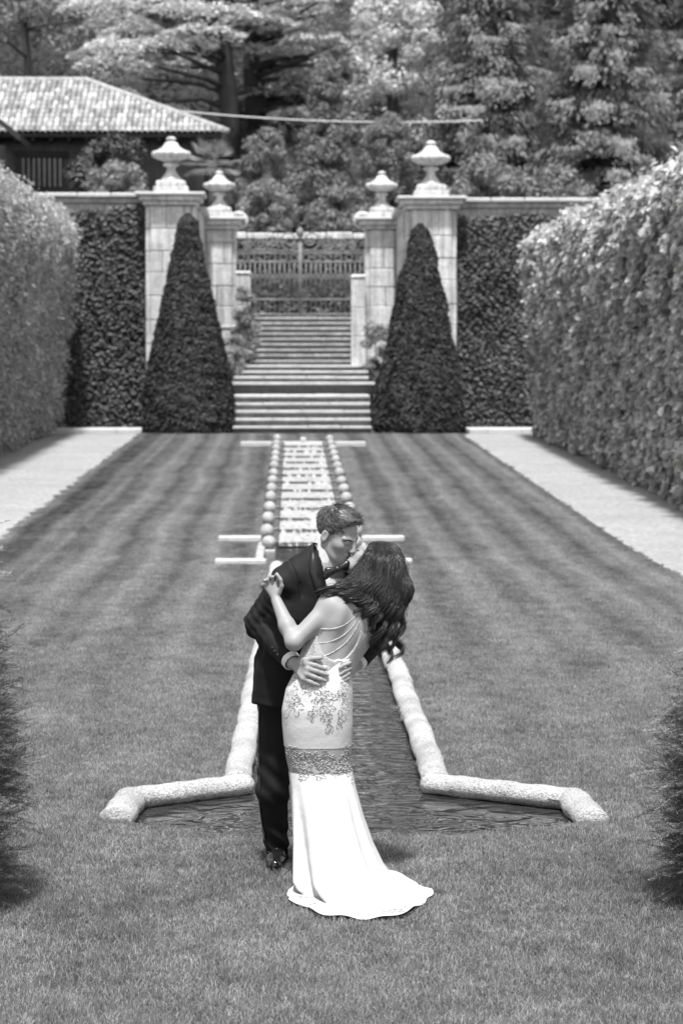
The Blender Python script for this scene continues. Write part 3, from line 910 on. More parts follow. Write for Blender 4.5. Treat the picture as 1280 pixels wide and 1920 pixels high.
# ------------------------------------------------------------------ hedges
def hedge(label, side, y0, y1, xb, xt, zt, m, leaf, n_face, n_top, rough, seed, yw=None, aspect=1.8):
    rg = np.random.default_rng(seed)
    t = thing('hedge', label, 'hedge', (side * (abs(xb) + 1.0), (y0 + y1) / 2, float(ground_z((y0 + y1) / 2)) - .1))
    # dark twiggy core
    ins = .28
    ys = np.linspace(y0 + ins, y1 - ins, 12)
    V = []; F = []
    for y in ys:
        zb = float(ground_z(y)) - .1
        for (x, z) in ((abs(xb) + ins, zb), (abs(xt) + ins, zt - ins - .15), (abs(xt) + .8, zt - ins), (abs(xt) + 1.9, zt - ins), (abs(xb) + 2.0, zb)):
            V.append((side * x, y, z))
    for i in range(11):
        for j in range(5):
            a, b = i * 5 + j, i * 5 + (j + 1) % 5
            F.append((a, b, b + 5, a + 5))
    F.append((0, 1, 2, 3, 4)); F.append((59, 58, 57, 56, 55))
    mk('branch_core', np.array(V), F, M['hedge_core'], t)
    # face leaves
    n = n_face
    Yp = y0 + (y1 - y0) * (rg.random(n) if yw is None else rg.random(n) ** yw)
    h = rg.random(n)
    zb = ground_z(Yp)
    Z = zb + .02 + h * (zt - zb - .02)
    rnd = np.clip((h - .9) / .1, 0, 1) ** 2 * .35                      # rounded shoulder
    X = side * (abs(xb) + (abs(xt) - abs(xb)) * h + rnd)
    P = np.stack([X, Yp, Z], 1)
    # leaves gather in small bulging clumps of shoots, with darker hollows between
    nc = int(n / 34); ci = rg.integers(0, nc, n); loose = rg.random(n) < .30
    cy = y0 + (y1 - y0) * (rg.random(nc) if yw is None else rg.random(nc) ** yw); ch = rg.random(nc); cb = rg.normal(size=nc) * rough * .55
    cr = .10 + .09 * rg.random(nc)
    oy = rg.normal(size=n) * cr[ci]; oz = rg.normal(size=n) * cr[ci] * (1.6 if side < 0 else 1.0)
    Yc = cy[ci] + oy; gz_ = ground_z(Yc); Zc = np.clip(gz_ + .05 + ch[ci] * (zt - gz_ - .1) + oz, gz_ + .02, zt)
    hc = (Zc - gz_) / (zt - gz_)
    Xc = abs(xb) + (abs(xt) - abs(xb)) * hc + np.clip((hc - .9) / .1, 0, 1) ** 2 * .35
    bulge = cb[ci] + .18 * np.exp(-(oy ** 2 + oz ** 2) / (cr[ci] ** 2 * 1.6))
    Pc = np.stack([side * (Xc - bulge + rg.random(n) * .09), Yc, Zc], 1)
    P[:, 0] += side * (rg.random(n) * .22 - value_noise(P, 2.3, seed) * rough * .5)
    P = np.where(loose[:, None], P, Pc)
    nr = np.zeros((n, 3)); nr[:, 0] = -side; nr[:, 2] = 1.0
    V1, F1 = leaf_quads(P, leaf, nr, 1.0, aspect, rg)
    n = n_top
    Yp = y0 + (y1 - y0) * (rg.random(n) if yw is None else rg.random(n) ** yw); w = rg.random(n)
    P = np.stack([side * (abs(xt) + .05 + 1.9 * w), Yp, zt - .02 + np.zeros(n)], 1)
    P[:, 2] += value_noise(P, 2.3, seed + 2) * rough * .9 - rg.random(n) ** 2 * .25 - np.clip(.25 - w, 0, 1) * .9 + rg.random(n) ** 14 * .35
    nr = np.zeros((n, 3)); nr[:, 2] = 1; nr[:, 0] = -side * .3
    V2, F2 = leaf_quads(P, leaf, nr, 1.1, aspect, rg)
    # ends
    n = n_face // 14
    w = rg.random(n) * 1.9; h = rg.random(n)
    Pe = np.stack([side * (abs(xb) + (abs(xt) - abs(xb)) * h + w), np.where(rg.random(n) < .5, y0, y1), float(ground_z(y1)) + h * (zt - float(ground_z(y1)))], 1)
    Pe[:, 1] += rg.normal(size=n) * .08
    V3, F3 = leaf_quads(Pe, leaf, None, 1.2, aspect, rg)
    V = np.vstack([V1, V2, V3]); F = np.vstack([F1, F2 + len(V1), F3 + len(V1) + len(V2)])
    vfoliage('foliage', V, F, m, t)
    # stems at the foot
    for k in range(14):
        y = y0 + (y1 - y0) * (k + .5) / 14
        Vs, Fs = limb((side * (abs(xb) + .35), y, float(ground_z(y)) - .1), (side * (abs(xb) + .3), y + .1, float(ground_z(y)) + 1.6), .05, .03)
        mk('stem', Vs, Fs, M['bark'], t, True)
hedge('tall feathery clipped hedge along the left gravel path', -1, 36.0, 65.3, -6.55, -6.05, 6.35, M['hedge_l'], .13, 62000, 18000, .18, 21, 0.62, 2.6)
hedge('tall pale glossy-leaved hedge along the right gravel path', 1, 28.0, 60.3, 5.98, 5.50, 5.52, M['hedge_r'], .165, 66000, 14000, .16, 22, None, 1.25)

# ------------------------------------------------------------------ clipped cones by the stairs
def cone(label, x, y, z0, hgt, rb, rt, seed):
    rg = np.random.default_rng(seed)
    t = thing('clipped_yew_cone', label, 'topiary', (x, y, z0), 'clipped yew cones by the stairs')
    prof = [(rb * .86, 0), (rb * .9, .12 * hgt), (rb * .68, .35 * hgt), (rb * .44, .6 * hgt), (rb * .20, .80 * hgt), (.03, .93 * hgt)]
    V, F = lathe(prof, 16)
    mk('branch_core', V + np.array([x, y, z0]), F, M['hedge_core'], t)
    n = 54000
    h = rg.random(n) ** 1.25
    r = np.interp(h, [0, .05, .15, .35, .6, .90, .97, 1.0], [rb * .95, rb * 1.0, rb * .96, rb * .79, rb * .555, rt * 1.12, rt * .7, .04])
    a = rg.random(n) * 2 * math.pi
    P = np.stack([np.cos(a) * r, np.sin(a) * r, h * hgt + .02], 1)
    b = value_noise(P, 3.5, seed) * .03 + value_noise(P, 11.0, seed + 1) * .06
    rr = 1 + (b - rg.random(n) ** 1.5 * .16) / np.maximum(r, .2)
    P[:, :2] *= rr[:, None]
    nr = np.stack([np.cos(a), np.sin(a), np.full(n, .6)], 1)
    d = np.stack([np.cos(a), np.sin(a), np.full(n, .15)], 1)
    V, F = leaf_quads(P + np.array([x, y, z0]), .115, nr, 1.0, 2.4, rg, direc=d)
    vfoliage('foliage', V, F, M['yew'], t)
    Vs, Fs = tube([(x, y, z0 - .05), (x, y, z0 + hgt * .7)], [.12, .05], 8); mk('trunk', Vs, Fs, M['bark'], t, True)
cone('dark clipped yew cone left of the stairs', -2.93, 62.6, GZ, 5.6, 1.22, .29, 31)
cone('dark clipped yew cone right of the stairs', 3.05, 62.6, GZ, 5.35, 1.22, .29, 32)

# ------------------------------------------------------------------ ivy
def ivy(label, x0, x1, y, z0, z1, n, leaf, m, seed, wavy=True):
    rg = np.random.default_rng(seed)
    t = thing('ivy', label, 'ivy', ((x0 + x1) / 2, y - .1, z0))
    X = x0 + (x1 - x0) * rg.random(n); h = rg.random(n)
    top_ = z1 + (value_noise(np.stack([X, X * 0, X * 0], 1), 3.0, seed) * .12 if wavy else 0)
    Z = z0 + h * (top_ - z0)
    P = np.stack([X, np.full(n, y), Z], 1)
    P[:, 1] -= .04 + rg.random(n) ** 1.3 * .16 + np.clip(value_noise(P, 2.6, seed + 3), -1, 1) * .07
    nr = np.zeros((n, 3)); nr[:, 1] = -1; nr[:, 2] = .75
    V, F = leaf_quads(P, leaf, nr, .8, 1.25, rg, droop=1.2)
    vfoliage('foliage', V, F, m, t)
    for k in range(8):
        x = x0 + (x1 - x0) * (k + rg.random()) / 8
        Vs, Fs = limb((x, y - .02, z0 - .05), (x + rg.normal() * .5, y - .02, z0 + (z1 - z0) * .85), .03, .012, wob=.5)
        mk('stem', Vs, Fs, M['bark'], t, True)
ivy('dark ivy covering the garden wall left of the gate', -11.5, -4.3, 66.47, GZ, 6.58, 34000, .115, M['ivy'], 41)
ivy('dark ivy covering the garden wall right of the gate', 4.3, 11.5, 66.47, GZ, 6.38, 34000, .115, M['ivy'], 42)
ivy('dark climber hanging on the wall behind the iron gate', -5.5, 5.5, 78.78, ztop, 6.3, 11000, .2, M['ivy'], 43)

# ------------------------------------------------------------------ trees behind
def clump_cloud(C, rad, per, leaf, rg, flat=1.0, up=.6, aspect=2.2, droop=0.0):
    """leaves on the shells of many small clumps: gives light and dark masses"""
    n = len(C)
    D = rg.normal(size=(n, per, 3)); D /= np.linalg.norm(D, axis=2, keepdims=True)
    rr = rad[:, None, None] * (0.55 + 0.5 * rg.random((n, per, 1)))
    off = D * rr; off[:, :, 2] *= flat
    P = (C[:, None, :] + off).reshape(-1, 3)
    nr = D.reshape(-1, 3).copy(); nr[:, 2] += up
    return leaf_quads(P, leaf, nr, .9, aspect, rg, droop=droop)

def trunk_and_limbs(t, base, topz, r0, targets, rg, sides=8):
    base = np.array(base, float)
    n = 7; tt = np.linspace(0, 1, n)
    P = np.stack([base[0] + .15 * np.sin(tt * 5 + rg.random() * 6), base[1] + .15 * np.cos(tt * 4), base[2] - .3 + (topz - base[2] + .3) * tt], 1)
    lst = [tube(P, np.linspace(r0, r0 * .25, n), sides)]
    for q in targets:
        zz = min(max(q[2] - .15 * math.hypot(q[0] - base[0], q[1] - base[1]), base[2] + .3), topz - .1)
        f = (zz - base[2]) / max(topz - base[2], .1)
        c = np.array([np.interp(f, tt, P[:, 0]), np.interp(f, tt, P[:, 1]), zz])
        lst.append(limb(c, q, r0 * .32 * (1 - .6 * f), .03, .1, 5, .25, 5))
    V, F = merge(lst)
    mk('trunk', V, F, M['bark'], t, True)

def cedar(label, px, Y, x0, x1, y0, y1, nlev, seed, m, per=620, prad=(1.1, 2.0)):
    rg = np.random.default_rng(seed)
    bx = at(px, 400, Y)[0]; bz = float(hill_z(bx, Y))
    t = thing('cedar_tree', label, 'tree', (bx, Y, bz), 'trees behind the garden wall')
    C = []; rad = []
    for i in range(nlev):
        py = y0 + (y1 - y0) * (i + .5) / nlev
        for k in range(6):
            q = at(rg.uniform(x0, x1), py + rg.uniform(-14, 14), Y + rg.uniform(-4.5, 3.0))
            if q[1] < Y + .5 and abs(q[0] - bx) < 1.6 and py > 70: continue      # leave the trunk in view
            C.append(q); rad.append(rg.uniform(*prad))
    C = np.array(C); rad = np.array(rad)
    # each plate = many flat sprays
    n = len(C)
    u = rg.random((n, per)) ** .5; a = rg.random((n, per)) * 2 * math.pi
    off = np.stack([u * np.cos(a) * rad[:, None], u * np.sin(a) * rad[:, None], -u * u * .22 * rad[:, None] + rg.normal(size=(n, per)) * .05 + .09 * np.sin(a * 5 + u * 7)], 2)
    P = (C[:, None] + off).reshape(-1, 3)
    nr = np.zeros_like(P); nr[:, 2] = 1.3
    d = off.reshape(-1, 3).copy(); d /= np.linalg.norm(d, axis=1, keepdims=True) + .01
    V, F = leaf_quads(P, .26, nr, .8, 2.2, rg, direc=d)
    vfoliage('crown', V, F, m, t)
    trunk_and_limbs(t, (bx, Y, bz), at(px, y0 - 20, Y)[2], .5, C[rg.permutation(n)[:40]], rg)

def blob_tree(name, label, px, Y, w, y0, y1, nclump, seed, m, leaf=.24, per=120, crad=(.5, .95), shape='round', droop=0.0, r0=.3, flat=.8, aspect=2.0, group='trees behind the garden wall', base_z=None, cat='tree'):
    rg = np.random.default_rng(seed)
    top_ = at(px, y0, Y); bot = at(px, y1, Y)
    bx = top_[0]; bz = float(hill_z(bx, Y)) if base_z is None else base_z
    t = thing(name, label, cat, (bx, Y, bz), group)
    H = top_[2] - bot[2]; W = w / (FPX / Y) / 2
    C = []; 
    while len(C) < nclump:
        h = rg.random(); a = rg.random() * 2 * math.pi
        if shape == 'round': R_ = math.sqrt(max(0, 1 - (2 * h - 1) ** 2)) * (0.72 + .28 * rg.random())
        elif shape == 'cone': R_ = (1 - h) ** .75 * (.6 + .4 * rg.random()) + .05
        elif shape == 'column': R_ = min(1, (1 - h) * 2.6 + .12) * min(1, h * 6 + .5) * (.7 + .3 * rg.random())
        C.append((bx + W * R_ * math.cos(a), Y + W * R_ * math.sin(a), bot[2] + H * h))
    C = np.array(C); rad = rg.uniform(crad[0], crad[1], nclump)
    V, F = clump_cloud(C, rad, per, leaf, rg, flat, .6, aspect, droop)
    vfoliage('crown', V, F, m, t)
    trunk_and_limbs(t, (bx, Y, bz), top_[2] - .12 * H, r0, C[rg.permutation(nclump)[:14]], rg)
    return t

def weeping(label, px, Y, w, y0, y1, ntier, seed, m, leaf=.24):
    """spruce with tiers of drooping boughs hung with twig curtains"""
    rg = np.random.default_rng(seed)
    top_ = at(px, y0, Y); bot = at(px, y1, Y); bx = top_[0]; bz = float(hill_z(bx, Y))
    t = thing('weeping_spruce', label, 'tree', (bx, Y, bz), 'trees behind the garden wall')
    H = top_[2] - bot[2]; W = w / (FPX / Y) / 2
    P_, D_, T_ = [], [], []
    for i in range(ntier):
        h = (i + rg.random() * .8) / ntier
        L_ = W * ((1 - h) ** .55 * .9 + .12)
        z = bot[2] + H * h
        nb = 15
        for k in range(nb):
            a = 2 * math.pi * (k + rg.random()) / nb
            ln = L_ * rg.uniform(.45, 1.15); sg = rg.uniform(.15, .5)
            u = rg.random(250) ** .7
            bx_ = bx + np.cos(a) * ln * u; by_ = Y + np.sin(a) * ln * u; bz_ = z - sg * ln * u ** 1.5 + .12 * ln * u ** 4
            hang = rg.random(250) ** 1.6 * (.25 + .75 * u) * .75
            lat = rg.normal(size=250) * .30 * (1.1 - .5 * u)
            P_.append(np.stack([bx_ - np.sin(a) * lat, by_ + np.cos(a) * lat, bz_ - hang], 1))
            dd = np.zeros((250, 3)); dd[:, 0] = np.cos(a) * .5; dd[:, 1] = np.sin(a) * .5; dd[:, 2] = -1.0; D_.append(dd)
            T_.append((bx + math.cos(a) * ln * .85, Y + math.sin(a) * ln * .85, z - sg * ln * .78))
    P = np.vstack(P_); d = np.vstack(D_)
    nr = np.stack([d[:, 0] * 2, d[:, 1] * 2, np.full(len(d), .9)], 1)
    V, F = leaf_quads(P, leaf, nr, .7, 2.2, rg, direc=d)
    vfoliage('crown', V, F, m, t)
    trunk_and_limbs(t, (bx, Y, bz), top_[2], .45, [T_[i] for i in rg.permutation(len(T_))[:46]], rg)

# low dark undergrowth over the hillside
n_ = 26000
ux = rng.uniform(-26, 26, n_); uy = 81 + 75 * rng.random(n_) ** 1.2
uz = hill_z(ux, uy) + rng.random(n_) ** 2 * 1.3
tag(mk('undergrowth', *leaf_quads(np.stack([ux, uy, uz], 1), .55, None, 1.2, 1.8), M['back'], None, origin=(0, 82, 5)), 'dark undergrowth covering the slope between the trees', 'undergrowth', kind='stuff')
# back row that closes the view
for i, (px, Y, w, y0, y1, lab) in enumerate(((-60, 128, 420, -230, 330, 'dark conifer rising behind the house roof at the far left'),
                                            (250, 130, 420, -230, 330, 'dark conifer behind the cedar, above the roof hip'),
                                            (560, 128, 420, -230, 330, 'dark conifer in the gap behind the two cedars'),
                                            (820, 130, 420, -230, 330, 'dark conifer behind the bright broadleaf tree'),
                                            (1110, 126, 440, -230, 330, 'dark conifer behind the drooping spruces'),
                                            (1400, 126, 420, -230, 330, 'dark conifer behind the rightmost spruce'))):
    blob_tree('conifer_tree', lab, px, Y, w, y0, y1, 150, 60 + i, M['back'], .42, 90, (1.0, 1.9), 'column', r0=.4)
blob_tree('conifer_tree', 'soft layered conifer at the top left above the tiled roof', 50, 104, 300, -90, 230, 90, 71, M['conifer'], .26, 150, (.7, 1.2), 'column', flat=.45)
cedar('broad cedar with pale layered boughs and dark trunk above the tiled roof', 425, 99, 175, 540, -60, 215, 7, 72, M['cedar'])
cedar('second cedar with flat boughs just right of the broad cedar', 478, 102, 440, 700, -70, 250, 9, 73, M['cedar'], 600, (1.1, 1.9))
blob_tree('cypress_tree', 'grey-green cypress standing in the middle above the gate', 612, 90, 130, 110, 440, 190, 74, M['cypress'], .15, 150, (.22, .42), 'cone', aspect=2.4)
blob_tree('broadleaf_tree', 'bright sunlit broadleaf tree right of the middle cypress', 742, 97, 150, -90, 280, 110, 75, M['broadleaf'], .24, 130, (.4, .85), 'column')
blob_tree('thuja_tree', 'small dark thuja between the inner right urn and the front right urn', 725, 85, 105, 215, 400, 90, 76, M['cypress'], .15, 150, (.22, .4), 'column', aspect=2.4)
weeping('big drooping spruce right of the bright broadleaf tree', 915, 94, 330, -140, 390, 15, 77, M['conifer'])
weeping('drooping spruce above the right hedge', 1135, 91, 360, -170, 400, 15, 78, M['conifer'])
weeping('drooping spruce cut by the right edge of the picture', 1330, 96, 330, -170, 400, 13, 79, M['conifer'])
# understorey
G2 = 'shrubs behind the garden wall'
blob_tree('shrub', 'rounded pale shrub below the house eaves', 215, 80.5, 110, 312, 400, 26, 81, M['shrub'], .17, 170, (.3, .5), group=G2, r0=.08, cat='shrub', base_z=3.6)
blob_tree('shrub', 'dark climber bushing out on the house wall left of the front left urn', 215, 82.6, 150, 268, 400, 34, 82, M['ivy'], .17, 150, (.3, .55), group=G2, r0=.08, cat='shrub', base_z=3.9)
blob_tree('shrub', 'loose pale shrub between the palm and the middle cypress', 498, 86, 110, 245, 450, 90, 83, M['cypress'], .16, 120, (.2, .36), group=G2, r0=.1, cat='shrub')
blob_tree('shrub', 'low spreading shrub over the wall behind the gate crest', 500, 81.5, 110, 345, 470, 70, 84, M['shrub'], .14, 100, (.16, .3), group=G2, r0=.1, cat='shrub')
blob_tree('shrub', 'low dark bush under the middle cypress', 640, 82, 120, 350, 470, 70, 85, M['cypress'], .15, 90, (.18, .32), group=G2, r0=.1, cat='shrub')
blob_tree('shrub', 'dark bush under the spruce right of the front right urn', 905, 80, 130, 305, 430, 36, 86, M['cypress'], .2, 140, (.35, .6), group=G2, r0=.1, cat='shrub', base_z=3.8)
blob_tree('shrub', 'dark bush above the wall next to the right hedge', 1030, 80, 140, 320, 430, 36, 87, M['cypress'], .2, 140, (.35, .6), group=G2, r0=.1, cat='shrub', base_z=3.8)
blob_tree('shrub', 'pale feathery shrub before the left stone post', 458, 69.5, 46, 540, 690, 26, 88, M['shrub'], .12, 150, (.14, .26), 'column', group='shrubs at the gate', r0=.03, cat='shrub', base_z=zg - .02)
blob_tree('shrub', 'pale leafy shrub at the foot of the right inner pier', 712, 67.0, 56, 605, 720, 26, 89, M['shrub'], .12, 150, (.14, .28), 'round', group='shrubs at the gate', r0=.03, cat='shrub', base_z=1.3)
blob_tree('shrub', 'small leafy shrub at the left end of the upper steps', 438, 67.0, 40, 630, 720, 16, 90, M['shrub'], .11, 130, (.12, .22), 'round', group='shrubs at the gate', r0=.03, cat='shrub', base_z=1.3)

# fan palm by the house corner
pc = at(398, 312, 82.5)
palm = thing('fan_palm', 'fan palm with radiating stiff leaves beside the house corner', 'palm', (pc[0], 82.5, 3.9))
Vs, Fs = tube([(pc[0], 82.5, 3.6), (pc[0], 82.5, pc[2])], [.14, .12], 8); mk('trunk', Vs, Fs, M['bark'], palm, True)
rgp = np.random.default_rng(5)
for k in range(22):
    a = rgp.random() * 2 * math.pi; el = rgp.uniform(-.3, 1.2)
    d = np.array([math.cos(a) * math.cos(el), math.sin(a) * math.cos(el), math.sin(el)])
    c = np.array(pc) + d * .5
    side_ = np.cross(d, [0, 0, 1]); side_ /= np.linalg.norm(side_)
    V = [tuple(pc), ]; F = []
    lst = [tube([pc, c], [.015, .01], 4)]
    for j in range(13):
        b = (j - 6) / 6 * 1.35
        e = d * math.cos(b) + side_ * math.sin(b)
        nrm = np.cross(e, np.cross(d, side_)); nrm /= np.linalg.norm(nrm)
        L_ = .75 * (1 - .25 * abs(j - 6) / 6)
        lst.append((np.array([c, c + e * L_ * .55 + nrm * .035, c + e * L_ - np.array([0, 0, .06]), c + e * L_ * .55 - nrm * .035]), [(0, 1, 2, 3)]))
    V, F = merge(lst)
    mk('palm_leaf', V, F, M['shrub'], palm)

# ------------------------------------------------------------------ near yews with needle twigs (in focus)
def near_yew(label, x, y, prof, ntw, seed, face):
    rg = np.random.default_rng(seed)
    t = thing('yew_shrub', label, 'shrub', (x, y, 0), 'yew shrubs framing the foreground')
    zs = [p[0] for p in prof]; rs = [p[1] for p in prof]
    V, F = lathe([(max(r - .2, .02), z) for z, r in prof], 14)
    mk('branch_core', V + np.array([x, y, 0]), F, M['hedge_core'], t)
    Vs, Fs = tube([(x, y, -.05), (x, y, zs[-1] * .9)], [.05, .02], 8); mk('trunk', Vs, Fs, M['bark'], t, True)
    NV, NF, SV = [], [], []
    off = 0
    H = zs[-1]
    for k in range(ntw):
        z = H * rg.random() ** 1.1
        r = np.interp(z, zs, rs)
        if rg.random() > (r / max(rs)) + .15: continue
        # favour the side that the picture sees
        a = face + rg.normal() * 1.0
        ln = rg.uniform(.14, .28) * (1.0 if rg.random() < .93 else 1.3)
        o = np.array([math.cos(a), math.sin(a), 0])
        p0 = np.array([x, y, z]) + o * (r - .12 + rg.uniform(-.05, .03))
        d = o + np.array([0, 0, rg.uniform(-.15, .55)]) + rg.normal(size=3) * .22
        d /= np.linalg.norm(d)
        m_ = int(ln / .0064)
        u = np.linspace(0, 1, m_)
        bend = rg.uniform(-.35, .12)
        S = p0 + d * ln * u[:, None] + np.array([0, 0, 1.0]) * (bend * ln * u ** 2)[:, None]
        tg = np.gradient(S, axis=0); tg /= np.linalg.norm(tg, axis=1, keepdims=True)
        up = np.array([rg.normal() * .35, rg.normal() * .35, 1.0])
        sd_ = np.cross(tg, up); sd_ /= np.linalg.norm(sd_, axis=1, keepdims=True)
        upn = np.cross(sd_, tg)
        nl = .029 * (1 - .35 * u ** 3) * rg.uniform(.75, 1.15, m_)
        for s in (-1, 1):
            dn = tg * .48 + s * sd_ * .85 + upn * (.30 + .2 * rg.normal(size=(m_, 1)))
            dn /= np.linalg.norm(dn, axis=1, keepdims=True)
            wv = np.cross(dn, upn); wv /= np.linalg.norm(wv, axis=1, keepdims=True); wv *= .0021
            tip = S + dn * nl[:, None]; mid = S + dn * nl[:, None] * .5
            q = np.stack([S, mid + wv, tip, mid - wv], 1).reshape(-1, 3)
            NV.append(q); NF.append(np.arange(4 * m_).reshape(m_, 4) + off); off += 4 * m_
        w2 = sd_ * .0016
        Q_ = S[::4]; w2 = w2[::4]
        q = np.stack([Q_[:-1] - w2[:-1], Q_[:-1] + w2[:-1], Q_[1:] + w2[1:], Q_[1:] - w2[1:]], 1).reshape(-1, 3)
        SV.append(q)
    mk('needles', np.vstack(NV), np.vstack(NF), M['yew_near'], t, kind='stuff')
    SV = np.vstack(SV)
    mk('twigs', SV, np.arange(len(SV)).reshape(-1, 4), M['bark'], t, kind='stuff')
near_yew('dark yew shrub with needle twigs at the left edge, nearest the camera', -2.02, 10.5, [(-.03, .40), (.2, .50), (.5, .55), (.9, .50), (1.3, .42), (1.7, .30), (2.0, .12), (2.1, .02)], 1700, 51, -.25)
near_yew('dark yew shrub with needle twigs at the right edge, nearest the camera', 1.97, 10.5, [(-.03, .44), (.2, .54), (.5, .56), (.8, .50), (1.1, .40), (1.4, .27), (1.6, .14), (1.7, .02)], 1700, 52, math.pi + .25)
# ------------------------------------------------------------------ smooth bodies: signed distance fields meshed with surface nets
YB = 11.0
def G(px, py, dy=0.0): return at(px, py, YB + dy)

class Field:
    def __init__(s): s.prims = []; s.disp = None
    def add(s, fn, lo, hi, k=0.02, op='u'): s.prims.append((fn, np.array(lo), np.array(hi), k, op)); return s
    def cap(s, a, b, ra, rb, k=0.02, flat=None, fk=1.0, op='u'):
        """tapered capsule; flat = unit axis along which the section is squashed by fk (<1 thinner)"""
        a = np.array(a, float); b = np.array(b, float); ba = b - a; L2 = float(ba @ ba) + 1e-12
        n = None if flat is None else np.array(flat, float) / np.linalg.norm(flat)
        def fn(x, y, z):
            px, py, pz = x - a[0], y - a[1], z - a[2]
            t = np.clip((px * ba[0] + py * ba[1] + pz * ba[2]) / L2, 0, 1)
            qx, qy, qz = px - t * ba[0], py - t * ba[1], pz - t * ba[2]
            r = ra + (rb - ra) * t
            if n is not None:
                c = (qx * n[0] + qy * n[1] + qz * n[2])
                e = c * (1.0 / fk - 1.0)
                qx, qy, qz = qx + n[0] * e, qy + n[1] * e, qz + n[2] * e
            return (np.sqrt(qx * qx + qy * qy + qz * qz) - r) * (1.0 if n is None else (0.5 + 0.5 * fk))
        R_ = max(ra, rb) * max(1.0, 1.0) + k + 0.03
        return s.add(fn, np.minimum(a, b) - R_, np.maximum(a, b) + R_, k, op)
    def ell(s, c, r, ax=None, k=0.02, op='u'):
        c = np.array(c, float); r = np.array(r, float); A = np.eye(3) if ax is None else np.array(ax, float)
        mr = float(r.min())
        def fn(x, y, z):
            px, py, pz = x - c[0], y - c[1], z - c[2]
            l = [(A[i, 0] * px + A[i, 1] * py + A[i, 2] * pz) / r[i] for i in range(3)]
            k0 = np.sqrt(l[0] ** 2 + l[1] ** 2 + l[2] ** 2)
            k1 = np.sqrt((l[0] / r[0]) ** 2 + (l[1] / r[1]) ** 2 + (l[2] / r[2]) ** 2) + 1e-9
            return k0 * (k0 - 1.0) / k1
        R_ = r.max() + k + 0.03
        return s.add(fn, c - R_, c + R_, k, op)
    def cut(s, p, n, k=0.004, lo=(-9, -9, -9), hi=(99, 99, 99)):
        """remove the half space on the n side of p"""
        p = np.array(p, float); n = np.array(n, float); n = n / np.linalg.norm(n)
        fn = lambda x, y, z: -((x - p[0]) * n[0] + (y - p[1]) * n[1] + (z - p[2]) * n[2]) + 0 * (x + y + z)
        return s.add(fn, lo, hi, k, 'd')
    @staticmethod
    def _op(D, d, k, op):
        if op == 'u':
            if k <= 0: return np.minimum(D, d)
            h = np.maximum(k - np.abs(D - d), 0) / k
            return np.minimum(D, d) - h * h * k * .25
        d = -d
        if k <= 0: return np.maximum(D, d)
        h = np.maximum(k - np.abs(D - d), 0) / k
        return np.maximum(D, d) + h * h * k * .25
    def eval(s, P):
        x, y, z = P[:, 0], P[:, 1], P[:, 2]
        D = np.full(len(P), 0.5)
        for fn, lo, hi, k, op in s.prims: D = s._op(D, fn(x, y, z), k, op)
        return D
    def hit(s, px, py, dy0=-.6, dy1=.6, off=0.0):
        """first point of the surface met looking along the photo ray"""
        dy = np.linspace(dy0, dy1, 400)
        a, b = G(px, py, dy0), G(px, py, dy1)
        t = np.linspace(0, 1, 400)[:, None]
        P = a * (1 - t) + b * t
        D = s.eval(P) - off
        i = np.argmax(D < 0)
        return P[i] if D[i] < 0 else None
    def mesh(s, lo, hi, h, off=0.0):
        lo = np.array(lo, float); hi = np.array(hi, float)
        n = np.ceil((hi - lo) / h).astype(int) + 1
        X = [(lo[i] + h * np.arange(n[i])) for i in range(3)]
        D = np.full(n, 0.5, np.float32)
        for fn, a, b, k, op in s.prims:
            i0 = np.maximum(((a - lo) / h).astype(int), 0); i1 = np.minimum(np.ceil((b - lo) / h).astype(int) + 1, n)
            if (i1 <= i0).any(): continue
            sl = tuple(slice(i0[i], i1[i]) for i in range(3))
            d = fn(X[0][i0[0]:i1[0], None, None], X[1][None, i0[1]:i1[1], None], X[2][None, None, i0[2]:i1[2]])
            D[sl] = s._op(D[sl], np.asarray(d, np.float32), k, op)
        D = D - off
        if s.disp is not None:
            near = np.abs(D) < .05
            ii = np.argwhere(near)
            D[near] += s.disp(lo + ii * h).astype(np.float32)
        return surface_nets(D, lo, h)

def surface_nets(D, lo, h):
    ins = D < 0
    nx, ny, nz = D.shape
    cs = (nx - 1, ny - 1, nz - 1)
    ncell = cs[0] * cs[1] * cs[2]
    acc = np.zeros((ncell, 3)); cnt = np.zeros(ncell)
    quads = []
    for ax in range(3):
        sa = [slice(None)] * 3; sb = [slice(None)] * 3
        sa[ax] = slice(0, -1); sb[ax] = slice(1, None)
        A = ins[tuple(sa)]; cr = A != ins[tuple(sb)]
        E = np.argwhere(cr)
        if len(E) == 0: continue
        d0 = D[tuple(sa)][cr]; d1 = D[tuple(sb)][cr]
        P = E.astype(float); P[:, ax] += d0 / (d0 - d1)
        o1, o2 = [i for i in range(3) if i != ax]
        ids = []
        for (u, v) in ((-1, -1), (0, -1), (0, 0), (-1, 0)):
            c = E.copy(); c[:, o1] += u; c[:, o2] += v
            ok = (c[:, o1] >= 0) & (c[:, o2] >= 0) & (c[:, o1] < cs[o1]) & (c[:, o2] < cs[o2])
            lin = (c[:, 0] * cs[1] + c[:, 1]) * cs[2] + c[:, 2]
            lin = np.where(ok, lin, -1)
            ids.append(lin)
            for q in range(3): acc[:, q] += np.bincount(lin[ok], P[ok, q], ncell)
            cnt += np.bincount(lin[ok], minlength=ncell)
        Q = np.stack(ids, 1); good = (Q >= 0).all(1); Q = Q[good]
        a_in = A[cr][good]
        flip = a_in if ax != 1 else ~a_in
        Q[~flip] = Q[~flip][:, ::-1]
        quads.append(Q)
    used = cnt > 0
    remap = np.full(ncell, -1); remap[used] = np.arange(used.sum())
    V = lo + h * (acc[used] / cnt[used, None])
    return V, remap[np.vstack(quads)]

